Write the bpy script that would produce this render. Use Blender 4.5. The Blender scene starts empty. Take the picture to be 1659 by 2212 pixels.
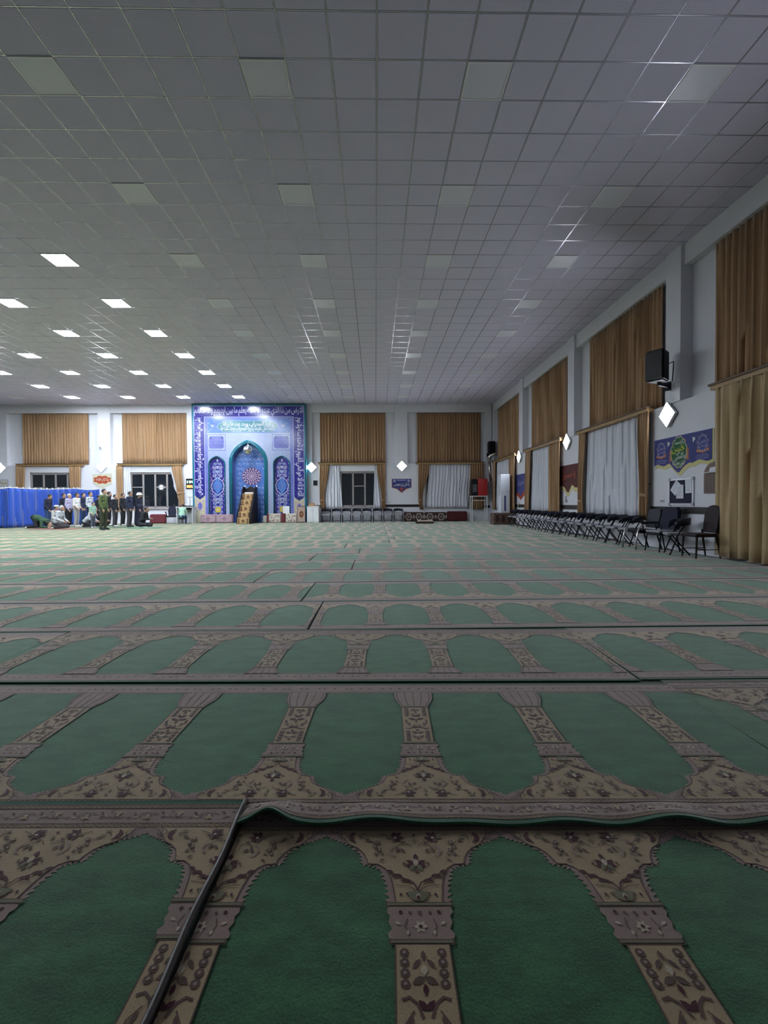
import bpy, bmesh, math, random
import numpy as np
from mathutils import Vector, Matrix
from mathutils.geometry import tessellate_polygon

SC = bpy.context.scene
COL = SC.collection
PI = math.pi
rnd = random.Random(7)

# ---------------------------------------------------------------- camera
F_PX, CXP, CYP = 1005.5, 829.5, 1106.0          # focal length and centre, in pixels of the 1659 x 2212 frame
CAM_H = 1.17
YAW, PITCH, ROLL = .0181, .0214, -.006
_fw = Vector((math.sin(YAW) * math.cos(PITCH), math.cos(YAW) * math.cos(PITCH), -math.sin(PITCH)))
_r0 = Vector((math.cos(YAW), -math.sin(YAW), 0)); _u0 = _r0.cross(_fw)
_rt = _r0 * math.cos(ROLL) + _u0 * math.sin(ROLL); _up = _u0 * math.cos(ROLL) - _r0 * math.sin(ROLL)
cd = bpy.data.cameras.new('camera'); cam = bpy.data.objects.new('camera', cd); COL.objects.link(cam)
cd.sensor_fit = 'HORIZONTAL'; cd.sensor_width = 36.0; cd.lens = 36.0 * F_PX / 1659.0
cd.clip_start = .02; cd.clip_end = 200
R3 = Matrix((_rt, _up, -_fw)).transposed().to_4x4(); R3.translation = (0, 0, CAM_H)
cam.matrix_world = R3
SC.camera = cam

# ---------------------------------------------------------------- world, exposure
w = bpy.data.worlds.new('night'); SC.world = w; w.use_nodes = True
w.node_tree.nodes['Background'].inputs[0].default_value = (.012, .018, .035, 1)
w.node_tree.nodes['Background'].inputs[1].default_value = .3
SC.view_settings.view_transform = 'Standard'; SC.view_settings.look = 'None'
SC.view_settings.gamma = 1; SC.view_settings.use_curve_mapping = False
SC.view_settings.exposure = 2.4
LAMP_W = 27.0        # emission of a lit ceiling panel
SCONCE_W = 17.0      # emission of a wall lamp

SC.cycles.max_bounces = 6; SC.cycles.diffuse_bounces = 4; SC.cycles.glossy_bounces = 3; SC.cycles.transmission_bounces = 2; SC.cycles.caustics_reflective = False; SC.cycles.caustics_refractive = False

# ---------------------------------------------------------------- room measures
H = CAM_H + 5.795     # ceiling
YB = 27.75            # back wall, inner face
XR, XL = 7.0, -31.0   # side walls, inner faces
YF = -6.3             # wall behind the camera
ZW = 3.45             # top of the thick lower wall
REC = .24             # depth of the upper wall recess
BEAM = 6.50           # underside of the ring beam


def ray(x, y): return _fw * F_PX + _rt * (x - CXP) - _up * (y - CYP)
def hit(x, y, ax, v):
    d = ray(x, y); t = (v - (0, 0, CAM_H)[ax]) / d[ax]
    return Vector((0, 0, CAM_H)) + d * t
def FL(x, y, z=0): p = hit(x, y, 2, z); return p.x, p.y
def BW(x, y, Y=YB): p = hit(x, y, 1, Y); return p.x, p.z
def RW(x, y, X=XR): p = hit(x, y, 0, X); return p.y, p.z


# ---------------------------------------------------------------- mesh helpers
class MB:
    """collects polygons (with a material index each) for one mesh object"""
    def __init__(s): s.v = []; s.f = []; s.m = []; s.mi = 0
    def face(s, pts):
        n = len(s.v); s.v += [tuple(p) for p in pts]; s.f.append(tuple(range(n, n + len(pts)))); s.m.append(s.mi); return s
    def add(s, vs, fs):
        n = len(s.v); s.v += [tuple(p) for p in vs]
        for f in fs: s.f.append(tuple(n + i for i in f)); s.m.append(s.mi)
        return s
    def box(s, a, b):
        (x0, y0, z0), (x1, y1, z1) = a, b
        return s.add([(x0, y0, z0), (x1, y0, z0), (x1, y1, z0), (x0, y1, z0), (x0, y0, z1), (x1, y0, z1), (x1, y1, z1), (x0, y1, z1)],
                     [(0, 3, 2, 1), (4, 5, 6, 7), (0, 1, 5, 4), (1, 2, 6, 5), (2, 3, 7, 6), (3, 0, 4, 7)])
    def bbox(s, a, b, r=.01):
        """box with chamfered edges"""
        bm = bmesh.new()
        bmesh.ops.create_cube(bm, size=1)
        for v in bm.verts: v.co = Vector([(a[i] + b[i]) / 2 + v.co[i] * (b[i] - a[i]) for i in range(3)])
        bmesh.ops.bevel(bm, geom=bm.edges[:], offset=r, segments=2, profile=.5, affect='EDGES')
        return s.bm(bm)
    def bm(s, bm, mat=None):
        bm.verts.index_update()
        s.add([(mat @ v.co if mat else v.co)[:] for v in bm.verts], [[v.index for v in f.verts] for f in bm.faces]); bm.free(); return s
    def tube(s, path, r, seg=8, cap=True):
        """round bar along a path; r one radius or one for each point"""
        P = [Vector(p) for p in path]; n = len(P); rs = r if isinstance(r, (list, tuple)) else [r] * n
        rings = []; up = None
        for i in range(n):
            t = (P[min(i + 1, n - 1)] - P[max(i - 1, 0)]).normalized()
            if up is None: up = Vector((0, 0, 1)) if abs(t.z) < .9 else Vector((1, 0, 0))
            a = t.cross(up); 
            if a.length < 1e-5: a = t.cross(Vector((0, 1, 0)))
            a.normalize(); up = a.cross(t).normalized()
            rings.append([P[i] + (a * math.cos(2 * PI * k / seg) + up * math.sin(2 * PI * k / seg)) * rs[i] for k in range(seg)])
        vs = [q for ring in rings for q in ring]; fs = []
        for i in range(n - 1):
            for k in range(seg):
                k2 = (k + 1) % seg; fs.append((i * seg + k, i * seg + k2, (i + 1) * seg + k2, (i + 1) * seg + k))
        if cap: fs += [tuple(range(seg))[::-1], tuple(range((n - 1) * seg, n * seg))]
        return s.add(vs, fs)
    def lathe(s, prof, seg=16, c=(0, 0, 0), sx=1, sy=1):
        vs = []; fs = []; n = len(prof)
        for r, z in prof:
            for k in range(seg): vs.append((c[0] + r * sx * math.cos(2 * PI * k / seg), c[1] + r * sy * math.sin(2 * PI * k / seg), c[2] + z))
        for i in range(n - 1):
            for k in range(seg):
                k2 = (k + 1) % seg; fs.append((i * seg + k, i * seg + k2, (i + 1) * seg + k2, (i + 1) * seg + k))
        fs += [tuple(range(seg))[::-1], tuple(range((n - 1) * seg, n * seg))]
        return s.add(vs, fs)
    def ball(s, c, r, seg=12, rings=8):
        r = r if isinstance(r, (list, tuple)) else (r, r, r)
        vs = [(c[0], c[1], c[2] - r[2])]; fs = []
        for i in range(1, rings):
            a = -PI / 2 + PI * i / rings
            for k in range(seg):
                b = 2 * PI * k / seg; vs.append((c[0] + r[0] * math.cos(a) * math.cos(b), c[1] + r[1] * math.cos(a) * math.sin(b), c[2] + r[2] * math.sin(a)))
        vs.append((c[0], c[1], c[2] + r[2])); L = len(vs) - 1
        for k in range(seg):
            k2 = (k + 1) % seg; fs.append((0, 1 + k2, 1 + k))
            for i in range(rings - 2): fs.append((1 + i * seg + k, 1 + i * seg + k2, 1 + (i + 1) * seg + k2, 1 + (i + 1) * seg + k))
            fs.append((L, 1 + (rings - 2) * seg + k, 1 + (rings - 2) * seg + k2))
        return s.add(vs, fs)
    def prism(s, pts, M, d):
        """flat outline pts (2D) raised by d; M(u, v, w) gives the 3D point"""
        n = len(pts); vs = [M(u, v, d) for u, v in pts] + [M(u, v, 0) for u, v in pts]
        tri = tessellate_polygon([[Vector((u, v, 0)) for u, v in pts]])
        fs = [tuple(t) for t in tri] + [tuple(n + i for i in t)[::-1] for t in tri] + [(i, (i + 1) % n, n + (i + 1) % n, n + i) for i in range(n)]
        return s.add(vs, fs)
    def build(s, name, mats, parent=None, loc=(0, 0, 0), rz=0, smooth=False, fix=True):
        me = bpy.data.meshes.new(name); me.from_pydata(s.v, [], s.f)
        for m in (mats if isinstance(mats, (list, tuple)) else [mats]): me.materials.append(MAT[m])
        if any(s.m): me.polygons.foreach_set('material_index', s.m)
        if fix:
            bm = bmesh.new(); bm.from_mesh(me); bmesh.ops.recalc_face_normals(bm, faces=bm.faces); bm.to_mesh(me); bm.free()
        if smooth: me.polygons.foreach_set('use_smooth', [True] * len(me.polygons))
        me.update()
        return link(name, me, parent, loc, rz)


def link(name, me, parent=None, loc=(0, 0, 0), rz=0):
    o = bpy.data.objects.new(name, me); COL.objects.link(o); o.parent = parent; o.location = loc; o.rotation_euler = (0, 0, rz); return o
def tag(o, label=None, cat=None, group=None, kind=None):
    if label: o['label'] = label
    if cat: o['category'] = cat
    if group: o['group'] = group
    if kind: o['kind'] = kind
    return o
def thing(name, label, cat, loc=(0, 0, 0), rz=0, group=None):
    return tag(link(name, None, None, loc, rz), label, cat, group)
def dup(o, loc=None, rz=None, label=None, parent=None):
    c = o.copy(); COL.objects.link(c); c.parent = parent
    if loc is not None: c.location = loc
    if rz is not None: c.rotation_euler = (0, 0, rz)
    if label: c['label'] = label
    for ch in list(o.children): dup(ch, parent=c)
    return c
def one(name, mats, fn, parent=None, **k):
    m = MB(); fn(m); return m.build(name, mats, parent, **k)


ORD = ['first', 'second', 'third', 'fourth', 'fifth', 'sixth', 'seventh', 'eighth', 'ninth', 'tenth', 'eleventh', 'twelfth', 'thirteenth', 'fourteenth', 'fifteenth', 'sixteenth', 'seventeenth']
# flat artwork: polygons laid on a plane, later shapes a hair above earlier ones
class Art(MB):
    def __init__(s, M, step=.0006, clip=None): super().__init__(); s.M = M; s.w = 0; s.n = 0; s.hold = False; s.step = step; s.clip = clip
    def layer(s, n=1): s.w += s.step * n; return s
    def poly(s, pts, mi=None, convex=False):
        if mi is not None: s.mi = mi
        if s.clip:
            lo, hi = s.clip
            us = [p[0] for p in pts]
            if max(us) <= lo or min(us) >= hi: return s
            if min(us) < lo: pts = _cut(pts, lo, 1)
            if max(us) > hi: pts = _cut(pts, hi, -1)
            if len(pts) < 3: return s
        if not s.hold: s.n += 1
        ww = s.w + (s.n % 40) * s.step / 45          # no two neighbouring shapes share a plane
        vs = [s.M(u, v, ww) for u, v in pts]
        if convex or len(pts) <= 3: return s.face(vs)
        return s.add(vs, [tuple(t) for t in tessellate_polygon([[Vector((u, v, 0)) for u, v in pts]])])
    def rect(s, u0, v0, u1, v1, mi=None, n=1):
        s.n += 1; s.hold = True
        for i in range(n):
            a = u0 + (u1 - u0) * i / n; b = u0 + (u1 - u0) * (i + 1) / n
            s.poly([(a, v0), (b, v0), (b, v1), (a, v1)], mi, True)
        s.hold = False
        return s
    def leaf(s, u, v, L, W, a, mi=None):
        """pointed leaf starting at (u, v), length L, width W, direction a in degrees"""
        c, q = math.cos(math.radians(a)), math.sin(math.radians(a)); P = []
        for t, h in ((0, 0), (.3, .42), (.6, .42), (1, 0), (.6, -.42), (.3, -.42)):
            P.append((u + c * t * L - q * h * W, v + q * t * L + c * h * W))
        return s.poly(P, mi, True)
    def disc(s, u, v, r, mi=None, n=8, ry=None):
        return s.poly([(u + r * math.cos(2 * PI * k / n), v + (ry or r) * math.sin(2 * PI * k / n)) for k in range(n)], mi, True)
    def line(s, pts, W, mi=None, taper=None, close=False):
        n = len(pts)
        if close: pts = list(pts) + [pts[0], pts[1]]; n += 1
        E = []
        for i in range(n):
            a, b = pts[max(i - 1, 0)], pts[min(i + 1, len(pts) - 1)]
            dx, dy = b[0] - a[0], b[1] - a[1]; l = math.hypot(dx, dy) or 1
            ww = W * (taper(i / (n - 1)) if taper else 1) / 2
            E.append(((pts[i][0] - dy / l * ww, pts[i][1] + dx / l * ww), (pts[i][0] + dy / l * ww, pts[i][1] - dx / l * ww)))
        for (a, b), (c, d) in zip(E, E[1:]): s.poly([a, c, d, b], mi, True)
        return s
    def arc(s, u, v, r, a0, a1, W, mi=None, n=8, taper=None):
        return s.line([(u + r * math.cos(math.radians(a0 + (a1 - a0) * i / n)), v + r * math.sin(math.radians(a0 + (a1 - a0) * i / n))) for i in range(n + 1)], W, mi, taper)
    def spiral(s, u, v, r0, r1, a0, a1, W, mi=None, n=18):
        return s.line([(u + (r0 + (r1 - r0) * i / n) * math.cos(math.radians(a0 + (a1 - a0) * i / n)), v + (r0 + (r1 - r0) * i / n) * math.sin(math.radians(a0 + (a1 - a0) * i / n))) for i in range(n + 1)], W, mi)
    def flower(s, u, v, r, n, mi, mc=None, a0=0):
        for k in range(n): s.leaf(u, v, r, r * .62, a0 + 360 * k / n, mi)
        if mc is not None: s.layer(); s.disc(u, v, r * .3, mc, 6); s.layer(-1)
        return s
    def text(s, txt, u0, v0, u1, v1, mi=None, rot=0, keep=False):
        vs, fs = glyphs(txt)
        if not vs: return s
        a = np.array(vs); lo = a.min(0); hi = a.max(0); sz = np.maximum(hi - lo, 1e-6)
        if mi is not None: s.mi = mi
        q = (a - lo) / sz
        if rot == 90: q = np.stack([1 - q[:, 1], q[:, 0]], 1)
        elif rot == -90: q = np.stack([q[:, 1], 1 - q[:, 0]], 1)
        return s.add([s.M(u0 + (u1 - u0) * p[0], v0 + (v1 - v0) * p[1], s.w) for p in q], fs)

def _cut(pts, c, sg):
    out = []
    for i in range(len(pts)):
        a, b = pts[i - 1], pts[i]; ia, ib = (a[0] - c) * sg >= 0, (b[0] - c) * sg >= 0
        if ia != ib:
            t = (c - a[0]) / (b[0] - a[0]); out.append((c, a[1] + (b[1] - a[1]) * t))
        if ib: out.append(b)
    return out

# Arabic and Persian lettering: letters joined by their presentation forms, laid right to left
_AR = {'ا': (0xFE8D, 2), 'آ': (0xFE81, 2), 'أ': (0xFE83, 2), 'إ': (0xFE87, 2), 'ب': (0xFE8F, 4), 'ة': (0xFE93, 2), 'ت': (0xFE95, 4), 'ث': (0xFE99, 4), 'ج': (0xFE9D, 4), 'ح': (0xFEA1, 4), 'خ': (0xFEA5, 4), 'د': (0xFEA9, 2), 'ذ': (0xFEAB, 2), 'ر': (0xFEAD, 2), 'ز': (0xFEAF, 2), 'س': (0xFEB1, 4), 'ش': (0xFEB5, 4), 'ص': (0xFEB9, 4), 'ض': (0xFEBD, 4), 'ط': (0xFEC1, 4), 'ظ': (0xFEC5, 4), 'ع': (0xFEC9, 4), 'غ': (0xFECD, 4), 'ف': (0xFED1, 4), 'ق': (0xFED5, 4), 'ك': (0xFED9, 4), 'ل': (0xFEDD, 4), 'م': (0xFEE1, 4), 'ن': (0xFEE5, 4), 'ه': (0xFEE9, 4), 'و': (0xFEED, 2), 'ؤ': (0xFE85, 2), 'ى': (0xFEEF, 2), 'ي': (0xFEF1, 4), 'ئ': (0xFE89, 4), 'ء': (0xFE80, 1)}
_LA = {'ا': 0xFEFB, 'أ': 0xFEF7, 'إ': 0xFEF9, 'آ': 0xFEF5}
def shape(t):
    out = []; n = len(t); i = 0; prev = False
    while i < n:
        c = t[i]
        if c == 'ل' and i + 1 < n and t[i + 1] in _LA:
            out.append(chr(_LA[t[i + 1]] + (1 if prev else 0))); prev = False; i += 2; continue
        if c not in _AR: out.append(c); prev = False; i += 1; continue
        base, k = _AR[c]
        nxt = i + 1 < n and t[i + 1] in _AR and _AR[t[i + 1]][1] > 1
        if k == 4: out.append(chr(base + (3 if prev and nxt else 2 if nxt else 1 if prev else 0))); prev = nxt
        elif k == 2: out.append(chr(base + (1 if prev else 0))); prev = False
        else: out.append(chr(base)); prev = False
        i += 1
    return ''.join(reversed(out))
_GL = {}
def glyphs(txt):
    if txt in _GL: return _GL[txt]
    c = bpy.data.curves.new('lettering', 'FONT'); c.body = shape(txt); c.resolution_u = 2; c.space_word = .5; c.offset = .012
    o = bpy.data.objects.new('lettering', c); COL.objects.link(o)
    me = bpy.data.meshes.new_from_object(o.evaluated_get(bpy.context.evaluated_depsgraph_get()))
    r = ([(v.co.x, v.co.y) for v in me.vertices], [tuple(p.vertices) for p in me.polygons])
    bpy.data.objects.remove(o); bpy.data.curves.remove(c); bpy.data.meshes.remove(me)
    _GL[txt] = r; return r


# ---------------------------------------------------------------- materials
MAT = {}
def mat(name, col, rough=.6, metal=0., spec=.5, emit=0., var=0., vscale=(8, 8, 8), bump=0., bscale=60., sheen=0., tint=False, var2=0., v2=(60, 60, 60), coord='Object', trans=0., alpha=1., col2=None, emitcol=None):
    m = bpy.data.materials.new(name); m.use_nodes = True; nt = m.node_tree; N = nt.nodes; L = nt.links
    b = N['Principled BSDF']; b.inputs['Base Color'].default_value = (*col, 1); b.inputs['Roughness'].default_value = rough
    b.inputs['Metallic'].default_value = metal; b.inputs['Specular IOR Level'].default_value = spec
    if emit: b.inputs['Emission Color'].default_value = (*(emitcol or col), 1); b.inputs['Emission Strength'].default_value = emit
    if sheen: b.inputs['Sheen Weight'].default_value = sheen; b.inputs['Sheen Roughness'].default_value = .45
    if trans: b.inputs['Transmission Weight'].default_value = trans
    out = None
    if var or var2 or bump: tc = N.new('ShaderNodeTexCoord')
    def noise(scale, detail=4):
        mp = N.new('ShaderNodeMapping'); mp.inputs['Scale'].default_value = scale; L.new(tc.outputs[coord], mp.inputs[0])
        nz = N.new('ShaderNodeTexNoise'); nz.inputs['Scale'].default_value = 1; nz.inputs['Detail'].default_value = detail; L.new(mp.outputs[0], nz.inputs[0]); return nz.outputs['Fac']
    def mul(a, fac, lo, hi):
        mr = N.new('ShaderNodeMapRange'); mr.inputs[1].default_value = .25; mr.inputs[2].default_value = .75; mr.inputs[3].default_value = lo; mr.inputs[4].default_value = hi; L.new(fac, mr.inputs[0])
        mx = N.new('ShaderNodeMix'); mx.data_type = 'RGBA'; mx.blend_type = 'MULTIPLY'; mx.inputs[0].default_value = 1
        if a is None: mx.inputs[6].default_value = (*col, 1)
        else: L.new(a, mx.inputs[6])
        L.new(mr.outputs[0], mx.inputs[7]); return mx.outputs[2]
    if col2:
        f = noise(vscale); cr = N.new('ShaderNodeMapRange'); cr.inputs[1].default_value = .35; cr.inputs[2].default_value = .65; L.new(f, cr.inputs[0])
        mx = N.new('ShaderNodeMix'); mx.data_type = 'RGBA'; L.new(cr.outputs[0], mx.inputs[0]); mx.inputs[6].default_value = (*col, 1); mx.inputs[7].default_value = (*col2, 1); out = mx.outputs[2]
    elif var: out = mul(None, noise(vscale), 1 - var, 1 + var)
    if var2: out = mul(out, noise(v2, 2), 1 - var2, 1 + var2)
    if tint:
        oi = N.new('ShaderNodeObjectInfo'); mx = N.new('ShaderNodeMix'); mx.data_type = 'RGBA'; mx.blend_type = 'MULTIPLY'; mx.inputs[0].default_value = 1
        if out is None: mx.inputs[6].default_value = (*col, 1)
        else: L.new(out, mx.inputs[6])
        L.new(oi.outputs['Color'], mx.inputs[7]); out = mx.outputs[2]
    if out is not None: L.new(out, b.inputs['Base Color'])
    if bump:
        bp = N.new('ShaderNodeBump'); bp.inputs['Strength'].default_value = bump; bp.inputs['Distance'].default_value = .01
        L.new(noise((bscale,) * 3 if not isinstance(bscale, tuple) else bscale), bp.inputs['Height']); L.new(bp.outputs[0], b.inputs['Normal'])
    MAT[name] = m; return m

mat('plaster', (.68, .68, .73), .75, var=.03, vscale=(.8, .8, .8), bump=.08, bscale=25)
mat('plaster_low', (.64, .64, .67), .55, var=.03, vscale=(.8, .8, .8))
mat('slab', (.10, .10, .095), .9, var=.2)
mat('rail', (.010, .006, .007), .45, var=.2, vscale=(2, 2, 2))
mat('tee_metal', (.52, .52, .58), .24, metal=.6)
mat('lamp_frame', (.75, .75, .77), .4)
mat('lamp_off', (.66, .67, .76), .35, var=.02)
mat('lamp_on', (.92, .95, 1.), .5, emit=LAMP_W, emitcol=(.82, .91, 1.))
mat('sconce_glass', (.92, .95, 1.), .5, emit=SCONCE_W, emitcol=(.86, .91, 1.))
mat('chrome', (.75, .75, .76), .2, metal=1.)
mat('steel', (.6, .6, .62), .3, metal=1.)
mat('black', (.009, .009, .012), .65, spec=.25)
mat('black_gloss', (.008, .008, .012), .4, spec=.3)
mat('white_paint', (.72, .73, .75), .4)
mat('grey_paint', (.35, .36, .38), .45)
# ---------------------------------------------------------------- the room
GX, GY, TS = 1.254, 6.222, .6            # ceiling grid origin and module
def tile_material():
    m = bpy.data.materials.new('ceiling_tile'); m.use_nodes = True; N = m.node_tree.nodes; L = m.node_tree.links; b = N['Principled BSDF']
    b.inputs['Roughness'].default_value = .85; b.inputs['Specular IOR Level'].default_value = .2
    g = N.new('ShaderNodeNewGeometry'); sp = N.new('ShaderNodeSeparateXYZ'); L.new(g.outputs['Position'], sp.inputs[0])
    def math_(op, a, v=None, w=None):
        n = N.new('ShaderNodeMath'); n.operation = op
        for i, q in enumerate((a, v, w)):
            if q is None: continue
            if isinstance(q, (int, float)): n.inputs[i].default_value = q
            else: L.new(q, n.inputs[i])
        return n.outputs[0]
    d = []; e = []
    for ax, o in ((0, GX), (1, GY)):
        t = math_('FRACT', math_('DIVIDE', math_('SUBTRACT', sp.outputs[ax], o - 60), TS))     # 0..1 across a tile
        e.append(math_('ABSOLUTE', math_('SUBTRACT', t, .5)))
        d.append(math_('SUBTRACT', math_('FRACT', math_('MULTIPLY', t, 24)), .5))
    r2 = math_('ADD', math_('MULTIPLY', d[0], d[0]), math_('MULTIPLY', d[1], d[1]))
    hole = math_('MULTIPLY', math_('LESS_THAN', r2, .05), math_('LESS_THAN', math_('MAXIMUM', e[0], e[1]), .44))
    mx = N.new('ShaderNodeMix'); mx.data_type = 'RGBA'; L.new(hole, mx.inputs[0]); mx.inputs[6].default_value = (.62, .60, .74, 1); mx.inputs[7].default_value = (.44, .43, .53, 1)
    L.new(mx.outputs[2], b.inputs['Base Color']); MAT['ceiling_tile'] = m
tile_material()

def struct(name, mats, fn, parent=None, **k):
    o = one(name, mats, fn, parent, **k)
    if parent is None: o['kind'] = 'structure'
    return o

struct('floor', 'slab', lambda m: m.box((XL - .4, YF - .3, -.2), (XR + .6, YB + 1.6, 0)))
ceil = struct('ceiling', 'slab', lambda m: m.box((XL - .4, YF - .3, H + .06), (XR + .6, YB + .5, H + .25)))

# ceiling grid ---------------------------------------------------
i0 = math.floor((XL - GX) / TS); i1 = math.ceil((XR - GX) / TS); j0 = math.floor((YF - GY) / TS); j1 = math.ceil((YB - GY) / TS)
LAMPX = [1.554 + 3.0 * k for k in range(-7, 2)]
LAMPS = []                     # (i, j, lit)
for k in range(-4, 9):
    for c in range(-10, 2):
        i = 5 * c; j = 4 * k
        if XL < GX + i * TS and GX + (i + 1) * TS < XR and YF < GY + j * TS: LAMPS.append((i, j, -6 <= c <= -3 and k >= 1, c, k))
taken = {(q[0], q[1]) for q in LAMPS}
def pxarea(x, y):
    q = [Vector((x + a, y + b, H)) - Vector((0, 0, CAM_H)) for a, b in ((-.3, -.3), (.3, -.3), (.3, .3), (-.3, .3))]
    if min(v.dot(_fw) for v in q) < .2: return 0
    P = [(CXP + F_PX * v.dot(_rt) / v.dot(_fw), CYP - F_PX * v.dot(_up) / v.dot(_fw)) for v in q]
    cx, cy = sum(p[0] for p in P) / 4, sum(p[1] for p in P) / 4
    if not (-40 < cx < 1700 and -40 < cy < 2212): return 0
    return abs(sum(P[a][0] * P[(a + 1) % 4][1] - P[(a + 1) % 4][0] * P[a][1] for a in range(4))) / 2
def in_frame(x, y):
    for a in (-.3, .3):
        for b in (-.3, .3):
            v = Vector((x + a, y + b, H - CAM_H)); d = v.dot(_fw)
            if d > .2 and 0 <= CXP + F_PX * v.dot(_rt) / d <= 1659 and 0 <= CYP - F_PX * v.dot(_up) / d <= 2212: return True
    return False
cells = [(pxarea(GX + (i + .5) * TS, GY + (j + .5) * TS), i, j) for i in range(i0, i1) for j in range(j0, j1) if (i, j) not in taken]
cells.sort(reverse=True)
def clampx(x): return min(max(x, XL - .2), XR + .2)
def clampy(y): return min(max(y, YF - .2), YB + .2)
tile_me = None
rest = MB()
for n, (a, i, j) in enumerate(cells):
    x, y = GX + i * TS, GY + j * TS
    if n < 300:
        if tile_me is None:
            t = one('ceiling_tile', 'ceiling_tile', lambda m: (m.box((-.296, -.296, .004), (.296, .296, .02)), m.box((-.284, -.284, 0), (.284, .284, .005))), ceil, loc=(x + .3, y + .3, H))
            tile_me = t.data
        else: link('ceiling_tile', tile_me, ceil, (x + .3, y + .3, H))
    else: rest.add([(clampx(x + .012), clampy(y + .012), H), (clampx(x + TS - .012), clampy(y + .012), H), (clampx(x + TS - .012), clampy(y + TS - .012), H), (clampx(x + .012), clampy(y + TS - .012), H)], [(3, 2, 1, 0)])
tag(rest.build('far_ceiling_tiles', 'ceiling_tile', ceil, fix=False), kind='stuff')
bar_y = one('grid_bar', 'tee_metal', lambda m: m.box((-.008, 0, 0), (.008, YB - YF + .3, .012)), ceil, loc=(GX + (i0 + 1) * TS, YF - .15, H - .001))
for i in range(i0 + 2, i1): link('grid_bar', bar_y.data, ceil, (GX + i * TS, YF - .15, H - .001))
bar_x = one('cross_bar', 'tee_metal', lambda m: m.box((0, -.008, 0), (XR - XL + .3, .008, .012)), ceil, loc=(XL - .15, GY + (j0 + 1) * TS, H - .0005))
for j in range(j0 + 2, j1): link('cross_bar', bar_x.data, ceil, (XL - .15, GY + j * TS, H - .0005))

# ceiling lights -------------------------------------------------
def panel(lit):
    t = thing('ceiling_light', '', 'ceiling light')
    def fr(m):
        for a, b in (((-.294, -.294), (.294, -.27)), ((-.294, .27), (.294, .294)), ((-.294, -.27), (-.27, .27)), ((.27, -.27), (.294, .27))): m.box((*a, 0), (*b, .03))
    one('frame', 'lamp_frame', fr, t)
    one('diffuser', 'lamp_on' if lit else 'lamp_off', lambda m: m.bbox((-.272, -.272, .006), (.272, .272, .03), .004), t)
    return t
proto = {}
for i, j, lit, c, k in LAMPS:
    x, y = GX + (i + .5) * TS, GY + (j + .5) * TS
    if not lit and not in_frame(x, y): continue
    if lit not in proto: o = proto[lit] = panel(lit)
    else: o = dup(proto[lit])
    o.location = (x, y, H - .012); o.name = 'ceiling_light' if in_frame(x, y) else 'ceiling_light_offscreen'
    o['label'] = ('lit white' if lit else 'unlit pale') + ' ceiling panel, %s from the niche wall, %s file from the curtained side wall' % (ORD[8 - k], ORD[1 - c])
    o['group'] = 'lit ceiling light panels' if lit else 'unlit ceiling light panels'

# walls ----------------------------------------------------------
# back wall: bays with a window below and a curtained recess above
BAYS = [(-20.75, -16.92), (-14.94, -11.11), (-3.28, .61), (2.50, 6.33)]          # window bays, x ranges
PILX = [-15.93, 1.56]
WZ0, WZ1 = .86, 3.02                                                               # lower window opening
def wall_pieces(m, spans, lo, hi, put):
    """thick lower wall with window openings cut at spans"""
    e = lo
    for a, b in spans:
        put(m, e, a, 0, ZW); put(m, a, b, 0, WZ0); put(m, a, b, WZ1, ZW); e = b
    put(m, e, hi, 0, ZW)
OPEN = [(a + .45, b - .45) for a, b in BAYS]
MX0, MX1 = -10.75, -4.15                                                          # mihrab
def back(m):
    def put(m, a, b, z0, z1):
        m.box((a, YB, z0), (b, YB + .30, z1))
    wall_pieces(m, OPEN, XL - .3, XR + .5, put)
    m.box((XL - .3, YB + REC, ZW), (XR + .5, YB + .45, H + .05))
wb = struct('wall_back', 'plaster', back)
one('beam', 'plaster', lambda m: (m.box((XL, YB + .03, BEAM), (MX0, YB + REC, H)), m.box((MX1, YB + .03, BEAM), (XR, YB + REC, H))), wb)
for x in (PILX[0], PILX[1], -21.95, -10.9, -3.95, 6.75):
    wdt = .36 if x in PILX or x < -20 else .2
    one('pillar', 'plaster', lambda m: m.box((x - wdt, YB, ZW), (x + wdt, YB + REC, H)), wb)
# right wall
RBAYS = [(22.9, 27.0), (17.2, 21.15), (11.45, 15.4), (5.7, 9.7)]
RPIL = [22.2, 16.5, 10.82, 5.1, -.6]
def right(m):
    m.box((XR, YF - .2, 0), (XR + .3, YB + .4, ZW)); m.box((XR + REC, YF - .2, ZW), (XR + .45, YB + .4, H + .05))
wr = struct('wall_right', 'plaster', right)
one('beam', 'plaster', lambda m: m.box((XR + .03, YF, BEAM), (XR + REC, YB, H)), wr)
for y in RPIL: one('pillar', 'plaster', lambda m: m.box((XR - .04, y - .27, ZW), (XR + REC, y + .27, H)), wr)
one('pillar', 'plaster', lambda m: m.box((XR, YB - .32, ZW), (XR + REC, YB, H)), wr)
# left wall and the wall behind the camera
wl = struct('wall_left', 'plaster', lambda m: (m.box((XL - .3, YF - .2, 0), (XL, YB + .3, ZW)), m.box((XL - .45, YF - .2, ZW), (XL - REC, YB + .3, H + .05))))
one('beam', 'plaster', lambda m: m.box((XL - REC, YF, BEAM), (XL - .03, YB, H)), wl)
for y in RPIL: one('pillar', 'plaster', lambda m: m.box((XL - REC, y - .27, ZW), (XL + .04, y + .27, H)), wl)
struct('wall_front', 'plaster', lambda m: m.box((XL - .3, YF - .3, 0), (XR + .4, YF, H + .05)))

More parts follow.
